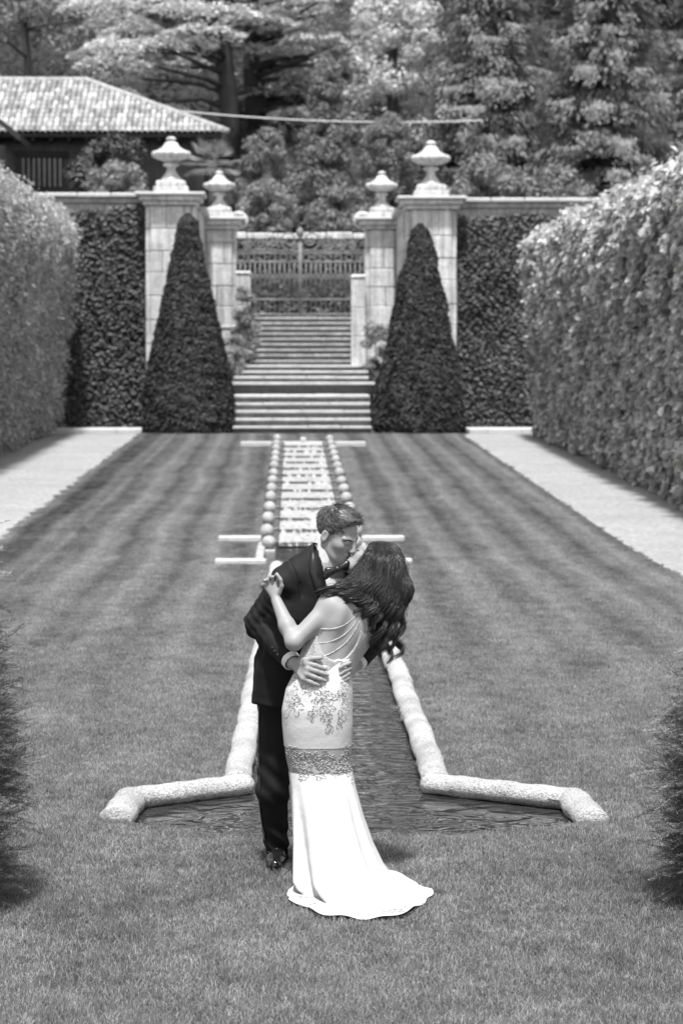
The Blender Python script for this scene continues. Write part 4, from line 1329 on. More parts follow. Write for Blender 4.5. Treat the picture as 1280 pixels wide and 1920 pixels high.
def frame(F_, U_):
    f = np.array(F_, float); f /= np.linalg.norm(f)
    u = np.array(U_, float); u -= f * (u @ f); u /= np.linalg.norm(u)
    l = np.cross(u, f)
    return f, l, u

class Head:
    def __init__(s, c, F_, U_): s.c = np.array(c); s.f, s.l, s.u = frame(F_, U_); s.A = np.array([s.f, s.l, s.u])
    def p(s, f, l, u): return s.c + s.f * f + s.l * l + s.u * u

def add_head(fd, H, fem=False, ears=True):
    k = .92 if fem else 1.0
    p = lambda f, l, u: H.p(f * k, l * k, u * k)
    A = H.A
    fd.ell(p(-.012, 0, .035), np.array([.098, .076, .088]) * k, A, .01)
    fd.ell(p(.030, 0, -.030), np.array([.066, .060, .078]) * k, A, .03)
    fd.cap(p(.055, .030, -.080), p(.078, 0, -.098), .022 * k, .021 * k, .03); fd.cap(p(.055, -.030, -.080), p(.078, 0, -.098), .022 * k, .021 * k, .03)
    fd.cap(p(-.005, .052, -.055), p(.055, .030, -.085), .02 * k, .02 * k, .03); fd.cap(p(-.005, -.052, -.055), p(.055, -.030, -.085), .02 * k, .02 * k, .03)
    for s in (-1, 1):
        fd.ell(p(.058, s * .042, -.022), np.array([.026, .024, .022]) * k, A, .03)         # cheek
        fd.ell(p(.102, s * .031, .004), np.array([.017, .017, .0115]) * k, A, .012, 'd')   # socket
        fd.ell(p(.077, s * .031, .002), np.array([.0165, .017, .0135]) * k, A, .003)       # closed lid
        fd.cap(p(.088, s * .012, .020), p(.074, s * .052, .021), .0095 * k, .008 * k, .014)  # brow ridge
        if ears:
            e = Matrix.Rotation(0.25 * s, 3, 'Z')
            fd.ell(p(-.012, s * .079, -.010), np.array([.020, .007, .033]) * k, A, .006)
            fd.ell(p(-.008, s * .086, -.004), np.array([.010, .005, .018]) * k, A, .004, 'd')
    fd.cap(p(.094, 0, .018), p(.117, 0, -.026), .0085 * k, .0115 * k, .012)
    fd.ell(p(.109, 0, -.032), np.array([.013, .017, .010]) * k, A, .008)
    fd.cap(p(.094, -.016, -.056), p(.094, .016, -.056), .0075 * k, .0075 * k, .006)
    fd.cap(p(.092, -.013, -.068), p(.092, .013, -.068), .008 * k, .008 * k, .006)

def hand(fd, w, pal, tips, thumb, r, k=.006, palm_n=(0, -1, 0), knu=None):
    """w wrist, pal: four knuckle points, tips: per finger list of joints after the knuckle, thumb: joints from the palm side"""
    w = np.array(w); pal = [np.array(q) for q in pal]
    for q in pal: fd.cap(w + (q - w) * .12, q, r * 1.55, r * 1.22, .012)
    for q, js in zip(pal, tips):
        a = q
        for i, j in enumerate(js):
            fd.cap(a, j, r * (1.05 - .1 * i), r * (.98 - .12 * i), k * .6); a = np.array(j)
    a = np.array(thumb[0])
    for i, j in enumerate(thumb[1:]):
        fd.cap(a, j, r * (1.35 - .15 * i), r * (1.18 - .14 * i), .006); a = np.array(j)

def bbox(pts, m): 
    P = np.array(pts); return P.min(0) - m, P.max(0) + m

def strands(paths, r0, r1, n=3):
    """list of (k,3) polylines -> one mesh of thin tapered tubes"""
    VV, FF = [], []; off = 0
    a = np.arange(n) * 2 * math.pi / n
    for P in paths:
        k = len(P)
        t = np.gradient(P, axis=0); t /= np.linalg.norm(t, axis=1, keepdims=True) + 1e-9
        ref = np.array([.3, -.9, .2])
        b = np.cross(t, ref); b /= np.linalg.norm(b, axis=1, keepdims=True) + 1e-9
        c = np.cross(t, b)
        rad = np.interp(np.linspace(0, 1, k), [0, .12, .75, 1], [r0 * .6, r0, r0 * .9, r1])[:, None, None]
        V = P[:, None] + rad * (np.cos(a)[None, :, None] * b[:, None] + np.sin(a)[None, :, None] * c[:, None])
        i = np.arange(k - 1)[:, None] * n; j = np.arange(n)[None]
        F = np.stack([i + j, i + (j + 1) % n, i + n + (j + 1) % n, i + n + j], -1).reshape(-1, 4)
        VV.append(V.reshape(-1, 3)); FF.append(F + off); off += k * n
    return np.vstack(VV), np.vstack(FF)

rp = np.random.default_rng(99)
def stick(fd, P, off=0.0):
    """move points onto the surface of a field"""
    P = np.array(P, float)
    for _ in range(4):
        d = fd.eval(P) - off
        g = np.stack([(fd.eval(P + e) - fd.eval(P - e)) / .002 for e in np.eye(3) * .001], 1)
        P = P - g * (d / np.maximum((g * g).sum(1), .3))[:, None]
    return P

# her torso first: his hands have to lie on it
bl = np.array([.93, .36, 0.0])                  # lateral axis of her torso
bn = np.array([-.36, .93, 0.0])                 # she faces away
kwb = dict(flat=bn, fk=.66)
btf = Field()
btf.cap(G(642, 1180, -.085), G(612, 1246, -.115), .128, .108, .05, **kwb)
btf.cap(G(612, 1246, -.115), G(596, 1320, -.12), .112, .152, .06, **kwb)
def on_her(px, py, r, fb_=-.12):
    h = btf.hit(px, py, -.6, .3, .019)
    return (h if h is not None else G(px, py, fb_)) + np.array([0, -r, 0])
# ================================================================== GROOM
groom = thing('person', 'person in a black tuxedo and bow tie bending to kiss the person in white', 'person', (at(540, 1640, 11.3)[0], 11.25, 0))
HG = Head(G(631, 1002, .10), (.74, -.50, -.44), (.34, -.24, .9))
chest_f = np.array([.62, -.78, 0.0])           # where his chest faces
chest_r = np.array([.78, .62, 0.0])            # lateral axis
neck0, neck1 = G(609, 1066, .13), HG.p(-.02, 0, -.035)
S_r, E_r, W_r = G(536, 1090, .06), G(489, 1168, .13), G(549, 1243, -.10)
S_l, E_l, W_l = G(676, 1112, .27), G(716, 1178, .17), G(668, 1244, -.02)
# --- skin: head, neck and hands, one mesh
body = Field()
add_head(body, HG)
body.cap(neck0, neck1, .058, .056, .03)
# right hand, spread on the back of her waist
kn = [on_her(574, 1243, .014), on_her(577, 1253, .016), on_her(575, 1263, .016), on_her(569, 1272, .014)]
fing = [[on_her(591, 1247, .013), on_her(602, 1251, .010), on_her(611, 1254, .008)],
        [on_her(593, 1258, .013), on_her(605, 1262, .010), on_her(614, 1265, .008)],
        [on_her(590, 1269, .013), on_her(601, 1273, .010), on_her(609, 1276, .008)],
        [on_her(582, 1278, .012), on_her(591, 1282, .009), on_her(598, 1284, .007)]]
hand(body, W_r, kn, fing, [G(557, 1240, -.125), on_her(573, 1237, .012), on_her(587, 1234, .011), on_her(601, 1233, .009)], .0116)
# forearm and arm bridge the wrist to the torso inside the sleeve so that the body is one piece
body.cap(E_r, W_r, .040, .030, .02); body.cap(S_r, E_r, .05, .042, .02); body.cap(neck0, S_r, .07, .05, .03)
kl = [G(659, 1243, -.085), G(660, 1252, -.088), G(659, 1261, -.088), G(657, 1269, -.08)]
fl = [[on_her(653, 1243, .012, -.13), on_her(644, 1247, .010), on_her(637, 1252, .008)],
      [on_her(654, 1253, .012, -.13), on_her(645, 1258, .010), on_her(638, 1264, .008)],
      [on_her(653, 1262, .012, -.13), on_her(645, 1268, .010), on_her(639, 1273, .008)],
      [on_her(652, 1271, .011, -.13), on_her(646, 1275, .009), on_her(642, 1279, .007)]]
hand(body, W_l, kl, fl, [G(662, 1240, -.06), G(656, 1234, -.10), G(650, 1232, -.14)], .0105)
body.cap(E_l, W_l, .040, .030, .02); body.cap(S_l, E_l, .05, .042, .02); body.cap(neck0, S_l, .07, .05, .03)
lo, hi = bbox([HG.c, neck0, S_r, E_r, W_r, S_l, E_l, W_l, G(600, 1285, -.24)], .17)
V, F = body.mesh(lo, hi, .0047)
bo = mk('body', V, F, M['skin_m'], groom, True)
# brows, lash lines, mouth line
for s in (-1, 1):
    P = np.array([HG.p(.099, s * .012, .015), HG.p(.0955, s * .026, .020), HG.p(.084, s * .044, .020), HG.p(.074, s * .053, .013)])
    V, F = strands([stick(body, catmull(P + rp.normal(size=P.shape) * .0016, 9), .0002) for _ in range(16)], .0009, .0004)
    mk('eyebrow', V, F, M['brow'], bo, True)
    P = np.array([HG.p(.0915, s * .016, -.0035), HG.p(.0955, s * .026, -.0065), HG.p(.0925, s * .037, -.0065), HG.p(.083, s * .048, -.0035)])
    V, F = strands([stick(body, catmull(P, 9), .0002), stick(body, catmull(P + HG.u * -.0012, 9), .0002)], .0010, .0005)
    mk('eyelash', V, F, M['brow'], bo, True)
P = [HG.p(.090, -.024, -.0625), HG.p(.0995, -.008, -.0615), HG.p(.0995, .008, -.0615), HG.p(.090, .024, -.0625)]
V, F = tube(stick(body, catmull(P, 9)), [.001, .0018, .002, .002, .002, .002, .002, .0018, .001], 6); mk('mouth', V, F, M['lip'], bo, True)

# --- hair
hf = Field()
hf.ell(HG.p(-.014, 0, .040), (.104, .082, .092), HG.A, .01)
hf.ell(HG.p(.030, 0, .100), (.055, .058, .026), HG.A, .03)
hf.cut(HG.p(.060, 0, .078), HG.f * .80 - HG.u * .6, .010)
hf.cut(HG.p(0, 0, -.045), -HG.u + HG.f * .5, .012)
hf.ell(HG.p(.03, -.085, -.015), (.055, .04, .035), HG.A, .008, 'd'); hf.ell(HG.p(.03, .085, -.015), (.055, .04, .035), HG.A, .008, 'd')
hf.disp = lambda P: .003 * value_noise(P, 160, 3)
V, F = hf.mesh(HG.c - .17, HG.c + .17, .004)
hair = mk('hair', V, F, M['hair_m'], groom, True)
paths = []
whorl = HG.p(-.075, -.01, .105)
while len(paths) < 4200:
    q = rp.normal(size=3); q /= np.linalg.norm(q)
    loc = q * np.array([.105, .083, .093]); pf, pl, pu = loc[0] - .014, loc[1], loc[2] + .040
    if (pf - .062) * .80 - (pu - .078) * .6 > 0.0: continue
    if -(pu + .040) + pf * .5 > 0: continue
    if abs(pl) > .05 and pf > -.012 and pu < .02: continue
    p0 = HG.p(pf, pl, pu)
    nrm = HG.f * q[0] / .105 + HG.l * q[1] / .083 + HG.u * q[2] / .093; nrm /= np.linalg.norm(nrm)
    d = (p0 - whorl); d = d / (np.linalg.norm(d) + 1e-6) + HG.f * .35 + HG.l * (.25 if pu > .08 else 0)
    if pu < .05: d = d * .6 - HG.u * .5
    if pf > .015 and pu > .06: d = HG.f * .3 + HG.l * .9 + HG.u * .2
    d -= nrm * (d @ nrm); d /= np.linalg.norm(d) + 1e-6
    d += rp.normal(size=3) * .16
    topn = np.clip((pu - .03) / .08, 0, 1)
    ln = (.016 + .030 * topn) * rp.uniform(.7, 1.2) * (1.1 if pf > .04 else 1)
    lift = .05 + .22 * topn * rp.random() + (.18 if pf > .03 and pu > .06 else 0)
    u_ = np.linspace(0, 1, 5)[:, None]
    paths.append(p0 - nrm * .004 + d * ln * u_ + nrm * ln * (lift * u_ + .12 * u_ - .25 * u_ ** 2))
V, F = strands(paths, .0010, .0003)
mk('strands', V, F, M['hair_m'], hair, True, kind='stuff')

# --- clothes
def torso_field(e):
    t = Field()
    kw = dict(flat=chest_f, fk=.66)
    t.cap(G(546, 1335, .24), G(548, 1250, .21), .218 + e, .190 + e, .04, **kw)
    t.cap(G(548, 1250, .21), G(576, 1150, .17), .190 + e, .205 + e, .04, **kw)
    t.cap(G(576, 1150, .17), G(602, 1098, .155), .205 + e, .165 + e, .05, **kw)
    t.cap(G(545, 1086, .075), G(668, 1108, .26), .062 + e, .062 + e, .06)        # shoulder yoke
    t.cap(G(555, 1072, .09), G(602, 1042, .135), .056 + e, .062 + e, .05)         # trapezius to collar
    t.cap(G(660, 1098, .25), G(622, 1048, .15), .056 + e, .055 + e, .05)
    return t
jk = torso_field(0.0)
# straight hem: cut below
jk.cut(G(500, 1322, .2), (-.14, -.10, -1), .006)
# front opening: a V in front of the shirt, seen between lapel and his other lapel
def half(p, q, dyc, side):
    a = G(p[0], p[1], dyc); b = G(q[0], q[1], dyc); d = b - a
    n = np.array([d[2], 0, -d[0]]) * side
    return a, n / np.linalg.norm(n)
a1, n1 = half((598, 1008), (614, 1118), .0, 1)
a2, n2 = half((662, 1040), (640, 1118), .0, 1)
ymax = YB + .125
def vee(x, y, z):
    d1 = -((x - a1[0]) * n1[0] + (z - a1[2]) * n1[2]) * (1 if ((G(625, 1080)[0] - a1[0]) * n1[0] + (G(625, 1080)[2] - a1[2]) * n1[2]) > 0 else -1)
    d2 = -((x - a2[0]) * n2[0] + (z - a2[2]) * n2[2]) * (1 if ((G(625, 1080)[0] - a2[0]) * n2[0] + (G(625, 1080)[2] - a2[2]) * n2[2]) > 0 else -1)
    return np.maximum(np.maximum(d1, d2), y - ymax)
jk.add(vee, G(560, 1140, -.5), G(690, 960, .5), .004, 'd')
jk.cap(G(610, 1075, .13), HG.p(-.02, 0, -.03), .076, .074, .006, op='d')          # neck hole
# sleeves
def sleeve(f, S, E, W, r):
    f.cap(S, E, .071 * r, .064 * r, .035); f.cap(E, W + (E - W) * .16, .064 * r, .047 * r, .03)
sleeve(jk, S_r, E_r, W_r, 1.06)
sleeve(jk, S_l, E_l, W_l, 1.0)
wr_d = (W_r - E_r) / np.linalg.norm(W_r - E_r); up_d = (E_r - S_r) / np.linalg.norm(E_r - S_r)
def wrinkles(P):
    # drag folds: across the elbow and forearm, gentle long folds on the body
    de = np.linalg.norm(P - E_r, axis=1)
    t1 = (P - E_r) @ wr_d; t0 = (P - E_r) @ up_d
    ang = (P - E_r) @ np.array([.5, -.6, .6])
    w = np.exp(-(de / .13) ** 2)
    out = w * .0075 * np.sin(t1 * 95 + ang * 30 + 1.2 * np.sin(ang * 40)) + w * .004 * np.sin(t0 * 120 - ang * 55)
    out += .0035 * value_noise(P * np.array([1, 1, .45]), 24, 8) + .0018 * value_noise(P, 60, 9)
    ds = np.linalg.norm(P - S_r, axis=1)
    out += .006 * np.exp(-(ds / .10) ** 2) * np.sin((P @ np.array([.7, -.2, .7])) * 70)
    sn = (S_r - G(600, 1075, .13)); sn /= np.linalg.norm(sn)
    t2 = (P - S_r) @ sn + .035
    out += .007 * np.exp(-(t2 / .006) ** 2) * (ds < .11) - .004 * np.exp(-((t2 - .018) / .012) ** 2) * (ds < .11)
    return out
jk.disp = wrinkles
lo, hi = bbox([S_r, E_r, W_r, S_l, E_l, W_l, G(546, 1340, .2), G(605, 1000, .1)], .22)
V, F = jk.mesh(lo, hi, .0064)
jo = mk('jacket', V, F, M['suit'], groom, True)
# satin shawl lapel: band lying on the jacket edge from neck to chest
def ribbon_on(fd, ctrl, widths, thick, n=26, off=.004, dy0=-.5, dy1=.5, across=None):
    C = catmull([(x, y, 0) for x, y in ctrl], n)
    L_, R_ = [], []
    tan = np.gradient(C, axis=0)
    ws = np.interp(np.linspace(0, 1, n), np.linspace(0, 1, len(widths)), widths)
    for i in range(n):
        nn = np.array([-tan[i, 1], tan[i, 0]]); nn /= np.linalg.norm(nn) + 1e-9
        for sgn, lst in ((-1, L_), (1, R_)):
            q = C[i, :2] + sgn * nn * ws[i]
            h = fd.hit(q[0], q[1], dy0, dy1, off)
            lst.append(h if h is not None else (lst[-1] if lst else G(q[0], q[1], 0)))
    L_, R_ = np.array(L_), np.array(R_)
    Mid = (L_ + R_) / 2 + np.array([0, -.004, .001])
    back = np.array([0, thick, 0])
    rows = [L_ + back, L_, Mid, R_, R_ + back]
    V = np.vstack(rows); F = []
    for r in range(4):
        for i in range(n - 1): F.append((r * n + i, r * n + i + 1, (r + 1) * n + i + 1, (r + 1) * n + i))
    return V, F
jfull = torso_field(0.002)
V, F = ribbon_on(jfull, [(592, 1018), (589, 1040), (592, 1070), (602, 1105), (616, 1140)], [5, 9, 12, 12, 7], .012)
mk('lapel', V, F, M['satin'], jo, True)
V, F = ribbon_on(jfull, [(657, 1052), (658, 1075), (652, 1100), (640, 1125)], [4, 7, 8, 5], .012)
mk('lapel', V, F, M['satin'], jo, True)
for k, (bx_, by_) in enumerate(((521, 1229), (516, 1222), (511, 1215))):
    q = jk.hit(bx_, by_)
    if q is None: continue
    V, F = lathe([(.0, -.003), (.006, -.003), (.0075, 0), (.006, .003), (.0, .003)], 10)
    mk('cuff_button', V[:, [0, 2, 1]] + q, F, M['satin'], jo, True)
# shirt: chest panel and collar
sh = torso_field(-.012)
sh.cut(G(546, 1150, .1), (0, 0, -1), .004)
sh.cap(G(609, 1066, .13), HG.p(-.02, 0, -.035), .073, .071, .012)
cA, cB = G(600, 997, .1), G(652, 1050, .02)
cn = np.cross(cB - cA, np.array([.25, .95, .1])); cn = cn if cn[2] > 0 else -cn
sh.cut(cA, cn, .002, G(560, 1100, -.5), G(720, 960, .6))
sh.disp = lambda P: .0012 * np.sin(P[:, 0] * 420) * (P[:, 2] < G(620, 1075)[2])
lo, hi = bbox([G(575, 1000, .0), G(668, 1140, .25)], .06)
V, F = sh.mesh(lo, hi, .0055)
so = mk('shirt', V, F, M['shirt'], groom, True)
# turned-down collar leaf: a wrap standing round the neck
nx_ = (neck1 - neck0) / np.linalg.norm(neck1 - neck0)
e1 = np.cross(nx_, [0, 1, 0]); e1 /= np.linalg.norm(e1); e2 = np.cross(nx_, e1)
# cuff
cf = Field(); c0 = W_r + (E_r - W_r) * .22; c1 = W_r + (E_r - W_r) * .02
cf.cap(c0, c1, .046, .043, .003); cf.cut(c1 + wr_d * .004, wr_d, .002); cf.cap(c0 - wr_d * .02, c1 + wr_d * .08, .036, .036, .002, op='d')
lo, hi = bbox([c0, c1], .08); V, F = cf.mesh(lo, hi, .003); mk('cuff', V, F, M['shirt'], so, True)
cf = Field(); wl_d = (W_l - E_l) / np.linalg.norm(W_l - E_l); c0 = W_l - wl_d * .05; c1 = W_l - wl_d * .004
cf.cap(c0, c1, .044, .042, .003); cf.cut(c1 + wl_d * .004, wl_d, .002)
lo, hi = bbox([c0, c1], .08); V, F = cf.mesh(lo, hi, .003); mk('cuff', V, F, M['shirt'], so, True)
# bow tie
bt = Field(); sdy = -.045
kc = G(632, 1067, sdy)
bt.ell(kc, (.011, .011, .013), None, .004)
for (tx, ty, td) in ((612, 1075, .008), (649, 1062, .03)):
    e = G(tx, ty, sdy + td)
    up_ = np.array([.25, 0, 1.0]) / 1.03
    bt.cap(kc, e + up_ * .016, .010, .012, .006); bt.cap(kc, e - up_ * .016, .010, .012, .006); bt.cap(e + up_ * .016, e - up_ * .016, .0115, .0115, .006); bt.cap(kc, e, .012, .013, .008)
lo, hi = bbox([kc], .09); V, F = bt.mesh(lo, hi, .003); mk('bow_tie', V, F, M['satin'], groom, True)

# trousers
tr = Field()
def leg(hip, knee, ank, rs):
    tr.cap(hip, knee, rs[0], rs[1], .03); tr.cap(knee, ank, rs[1], rs[2], .03)
A_r = G(520, 1606, .32)
leg(G(527, 1330, .23), G(511, 1480, .24), A_r, (.102, .074, .052))
A_l = G(585, 1600, .42)
leg(G(575, 1330, .27), G(580, 1475, .34), A_l, (.102, .074, .054))
tr.cap(G(525, 1310, .22), G(575, 1310, .27), .10, .10, .05)
tr.cut(A_r + np.array([0, 0, -.012]), (0, -.25, -1), .003, A_r - .3, A_r + .3 * np.array([.25, 1, 1]))
tr.cut(A_l + np.array([0, 0, -.012]), (0, -.25, -1), .003, A_l - .3 * np.array([.2, 1, 1]), A_l + .3)
def twr(P):
    z = P[:, 2]
    knee = np.exp(-((z - .42) / .16) ** 2); brk = np.exp(-((z - .09) / .11) ** 2)
    o = .0045 * knee * np.sin(z * 60 + P[:, 0] * 55) + .007 * brk * np.sin(z * 75 + P[:, 0] * 60 + 1)
    # pressed crease down the front
    return o + .003 * value_noise(P * np.array([1, 1, .35]), 26, 5)
tr.disp = twr
lo, hi = bbox([G(500, 1290, .2), G(620, 1620, .4), G(480, 1400, .2)], .16)
lo[2] = -.02
V, F = tr.mesh(lo, hi, .0068)
to = mk('trousers', V, F, M['suit'], groom, True)
# satin side stripe
V, F = ribbon_on(tr, [(486, 1325), (485, 1400), (486, 1480), (489, 1560), (503, 1606)], [2, 2, 2, 2, 2], .004, 40, .002, -.1, .6)
mk('side_stripe', V, F, M['satin'], to, True)
# shoes
def shoe(ank, toe_d):
    f = Field(); toe_d = np.array(toe_d) / np.linalg.norm(toe_d); g = np.array([ank[0], ank[1], 0])
    heel = g - toe_d * .05; ball = g + toe_d * .12; toe = g + toe_d * .19
    f.cap(heel + [0, 0, .042], g + [0, 0, .055], .036, .042, .03); f.cap(g + [0, 0, .052], ball + [0, 0, .034], .044, .042, .03)
    f.cap(ball + [0, 0, .032], toe + [0, 0, .028], .042, .031, .03)
    f.cap(g + [0, 0, .05], g + [0, 0, .10], .04, .042, .02)
    f.cut(g + [0, 0, .004], (0, 0, -1), .003)
    lo, hi = bbox([heel, toe, g + [0, 0, .1]], .06); V, F = f.mesh(lo, hi, .004)
    o = mk('shoe', V, F, M['leather'], groom, True)
    s = Field(); s.cap(heel + [0, 0, .0], toe + [0, 0, .0], .038, .036, .02); s.cap(g, ball, .036, .046, .02)
    s.cut(g + [0, 0, .012], (0, 0, 1), .002); s.cut(g + [0, 0, .0], (0, 0, -1), .002)
    V, F = s.mesh(lo, hi, .004); mk('sole', V, F, M['suit'], o, True)
    sd_ = np.array([toe_d[1], -toe_d[0], 0])
    for k in range(4):
        c = g + toe_d * (.055 + .018 * k) + np.array([0, 0, .088 - .009 * k])
        V, F = tube([c - sd_ * .016, c + [0, 0, .006], c + sd_ * .016], [.0025] * 3, 6); mk('lace', V, F, M['satin'], o, True)
shoe(A_r, (-.05, -1, 0)); shoe(A_l, (.45, -.9, 0))

# ================================================================== BRIDE
bride = thing('person', 'person with long dark wavy hair in a white open-back gown with a train', 'person', (at(610, 1660, 10.85)[0], 10.85, 0))
HB = Head(G(697, 1058, .055), (-.66, .22, .72), (.72, .10, .66))
bb = Field()
add_head(bb, HB, True, True)
bneck = G(664, 1112, -.03)
bb.cap(bneck, HB.p(-.035, 0, -.045), .050, .048, .03)
kwb = dict(flat=bn, fk=.66)
bb.cap(G(660, 1135, -.05), G(642, 1180, -.085), .112, .128, .05, **kwb)
bb.cap(G(642, 1180, -.085), G(612, 1246, -.115), .128, .108, .05, **kwb)
bb.cap(G(612, 1246, -.115), G(596, 1320, -.12), .108, .148, .06, **kwb)
bb.cap(G(628, 1134, -.10), G(695, 1134, .01), .045, .045, .05)
bb.cap(bneck, G(632, 1130, -.095), .045, .042, .05); bb.cap(bneck, G(690, 1130, .0), .045, .042, .05)
# shoulder blade and spine groove
bb.ell(G(637, 1160, -.165), (.040, .022, .055), None, .05); bb.ell(G(676, 1160, -.12), (.040, .022, .055), None, .05)
bb.cap(G(668, 1145, -.190), G(626, 1246, -.222), .020, .016, .045, op='d')
bS, bE, bW = G(619, 1137, -.115), G(551, 1204, -.20), G(519, 1128, -.07)
bb.cap(bS, bE, .047, .037, .03); bb.cap(bE, bE + (bW - bE) * .4, .037, .036, .02); bb.cap(bE + (bW - bE) * .4, bW, .036, .0245, .02)
bb.ell(bS, (.050, .050, .050), None, .04)
# her other arm goes round his back, hidden behind them
rS, rE, rW = G(697, 1138, .03), G(690, 1150, .26), G(610, 1120, .36)
bb.cap(rS, rE, .045, .037, .03); bb.cap(rE, rW, .036, .026, .02); bb.ell(rW + [-.04, .01, .0], (.05, .014, .03), None, .02)
# left hand gripping his upper sleeve
kb = [G(519, 1096, -.055), G(511, 1093, -.050), G(504, 1096, -.042), G(499, 1101, -.034)]
fb = [[G(522, 1082, -.075), G(519, 1076, -.062), G(515, 1080, -.050)],
      [G(511, 1082, -.068), G(505, 1081, -.052), G(501, 1086, -.038)],
      [G(502, 1087, -.055), G(496, 1088, -.038), G(494, 1093, -.022)],
      [G(497, 1095, -.040), G(492, 1097, -.024), G(491, 1102, -.010)]]
hand(bb, bW, kb, fb, [G(523, 1112, -.07), G(528, 1099, -.080), G(526, 1087, -.085), G(521, 1079, -.083)], .0082)
lo, hi = bbox([HB.c, bneck, bS, bE, bW, rE, rW, G(596, 1330, -.12), G(495, 1080, -.05)], .16)
V, F = bb.mesh(lo, hi, .0050)
bbo = mk('body', V, F, M['skin_f'], bride, True)
P = [HB.p(.084, -.020, -.058), HB.p(.093, -.007, -.057), HB.p(.093, .007, -.057), HB.p(.084, .020, -.058)]
V, F = tube(catmull(P, 9), [.002, .004, .005, .005, .005, .005, .005, .004, .002], 6); mk('mouth', V, F, M['lip_f'], bbo, True)
for s in (-1, 1):
    P = np.array([HB.p(.0835, s * .013, -.006), HB.p(.0880, s * .025, -.010), HB.p(.085, s * .036, -.008), HB.p(.076, s * .045, -.003)])
    V, F = strands([catmull(P, 9), catmull(P + HB.f * .002, 9)], .0016, .0006); mk('eyelash', V, F, M['brow'], bbo, True)
# ring
rc = (np.array(fb[2][0]) * .6 + np.array(fb[2][1]) * .4)
a = np.linspace(0, 2 * math.pi, 17)
V, F = tube(np.stack([rc[0] + .0098 * np.cos(a), rc[1] + .0098 * np.sin(a), rc[2] + a * 0], 1), .0018, 6, False); ro = mk('ring', V, F, M['metal'], bride, True)
V, F = lathe([(.0005, -.004), (.004, .0), (.003, .002), (.0005, .0022)], 8); mk('stone', V + rc + np.array([-.006, -.010, .0]), F, M['metal'], ro)

# --- dress skirt: lofted rings traced from the photograph, folds growing towards the hem
rows = [(1242, 566, 656, -.115, .082), (1262, 551, 659, -.115, .10), (1290, 536, 661, -.12, .118), (1330, 528, 661, -.125, .128), (1360, 529, 661, -.125, .124),
        (1395, 532, 659, -.125, .112), (1420, 535, 657, -.125, .106), (1446, 541, 660, -.13, .108), (1480, 545, 668, -.155, .135), (1530, 547, 682, -.19, .18),
        (1580, 549, 700, -.235, .235), (1620, 550, 719, -.29, .29), (1640, 551, 733, -.325, .33), (1652, 558, 744, -.342, .355), (1662, 570, 754, -.36, .38), (1672, 564, 766, -.375, .405), (1688, 548, 788, -.395, .455), (1697, 538, 806, -.415, .49), (1698.5, 537, 809, -.417, .496)]
rt = np.array(rows, float)
def ring_at(py, nth, fold=True):
    xl, xr, dc, hd = [np.interp(py, rt[:, 0], rt[:, i]) for i in range(1, 5)]
    L_, R_ = G(xl, py, dc), G(xr, py, dc)
    c = (L_ + R_) / 2; hw = (R_[0] - L_[0]) / 2
    th = np.linspace(0, 2 * math.pi, nth, endpoint=False)
    s = np.clip((py - 1440) / 260.0, 0, 1)
    amp = .17 * s ** 1.0 * (1 - .75 * np.clip((py - 1675) / 24.0, 0, 1))
    ph = 1.2 * np.sin(th * 2 + .5) + .8 * np.sin(th * 3 + 2.0)
    m = 1 + amp * (np.sin(9 * th + ph) + .5 * np.sin(5 * th + 1.7 + ph)) * (0.35 + .65 * np.abs(np.sin(th)))
    sq = 1 + .10 * np.sin(2 * th) ** 2 * np.clip(1 - s * 2, 0, 1)              # fuller hips than a pure ellipse
    x = c[0] + hw * np.cos(th) * np.where(np.abs(np.cos(th)) > .93, 1, m) * sq ** .3
    y = c[1] + hd * np.sin(th) * m * sq * (1 - .5 * np.clip((py - 1655) / 36.0, 0, 1) * np.cos(th) ** 4)
    z = np.full(nth, c[2])
    if py > 1690:
        q = np.clip((py - 1690) / 8.5, 0, 1)
        z = np.full(nth, .034 - .014 * q) + q * .007 * (np.sin(6 * th + 1.0) + .6 * np.sin(13 * th))
        w_ = 1 + .02 * q * np.sin(9 * th + 2)
        x = c[0] + (x - c[0]) * w_; y = c[1] + (y - c[1]) * w_
    else:
        z = np.maximum(z, .034)
    return np.stack([x, y, z], 1)
NT = 144
def loft(pys):
    V = np.vstack([ring_at(p, NT) for p in pys]); k = len(pys)
    i = np.arange(k - 1)[:, None] * NT; j = np.arange(NT)[None]
    F = np.stack([i + j, i + NT + j, i + NT + (j + 1) % NT, i + (j + 1) % NT], -1).reshape(-1, 4)
    return V, F[:, ::-1]
gown = None
V, F = loft(np.concatenate([np.linspace(1242, 1396, 26), [1397]]))
gown = mk('dress', V, F, M['dress'], bride, True)
V, F = loft(np.linspace(1394, 1448, 10)); c = V.reshape(-1, NT, 3)
cen = c.mean(1, keepdims=True); c[:] = cen + (c - cen) * np.array([.985, .985, 1])
mk('sheer_panel', V, F, M['sheer'], gown, True)
V, F = loft(np.concatenate([np.linspace(1445, 1640, 30), np.linspace(1646, 1698.5, 22)]))
skirt = mk('train_skirt', V, F, M['dress'], gown, True)
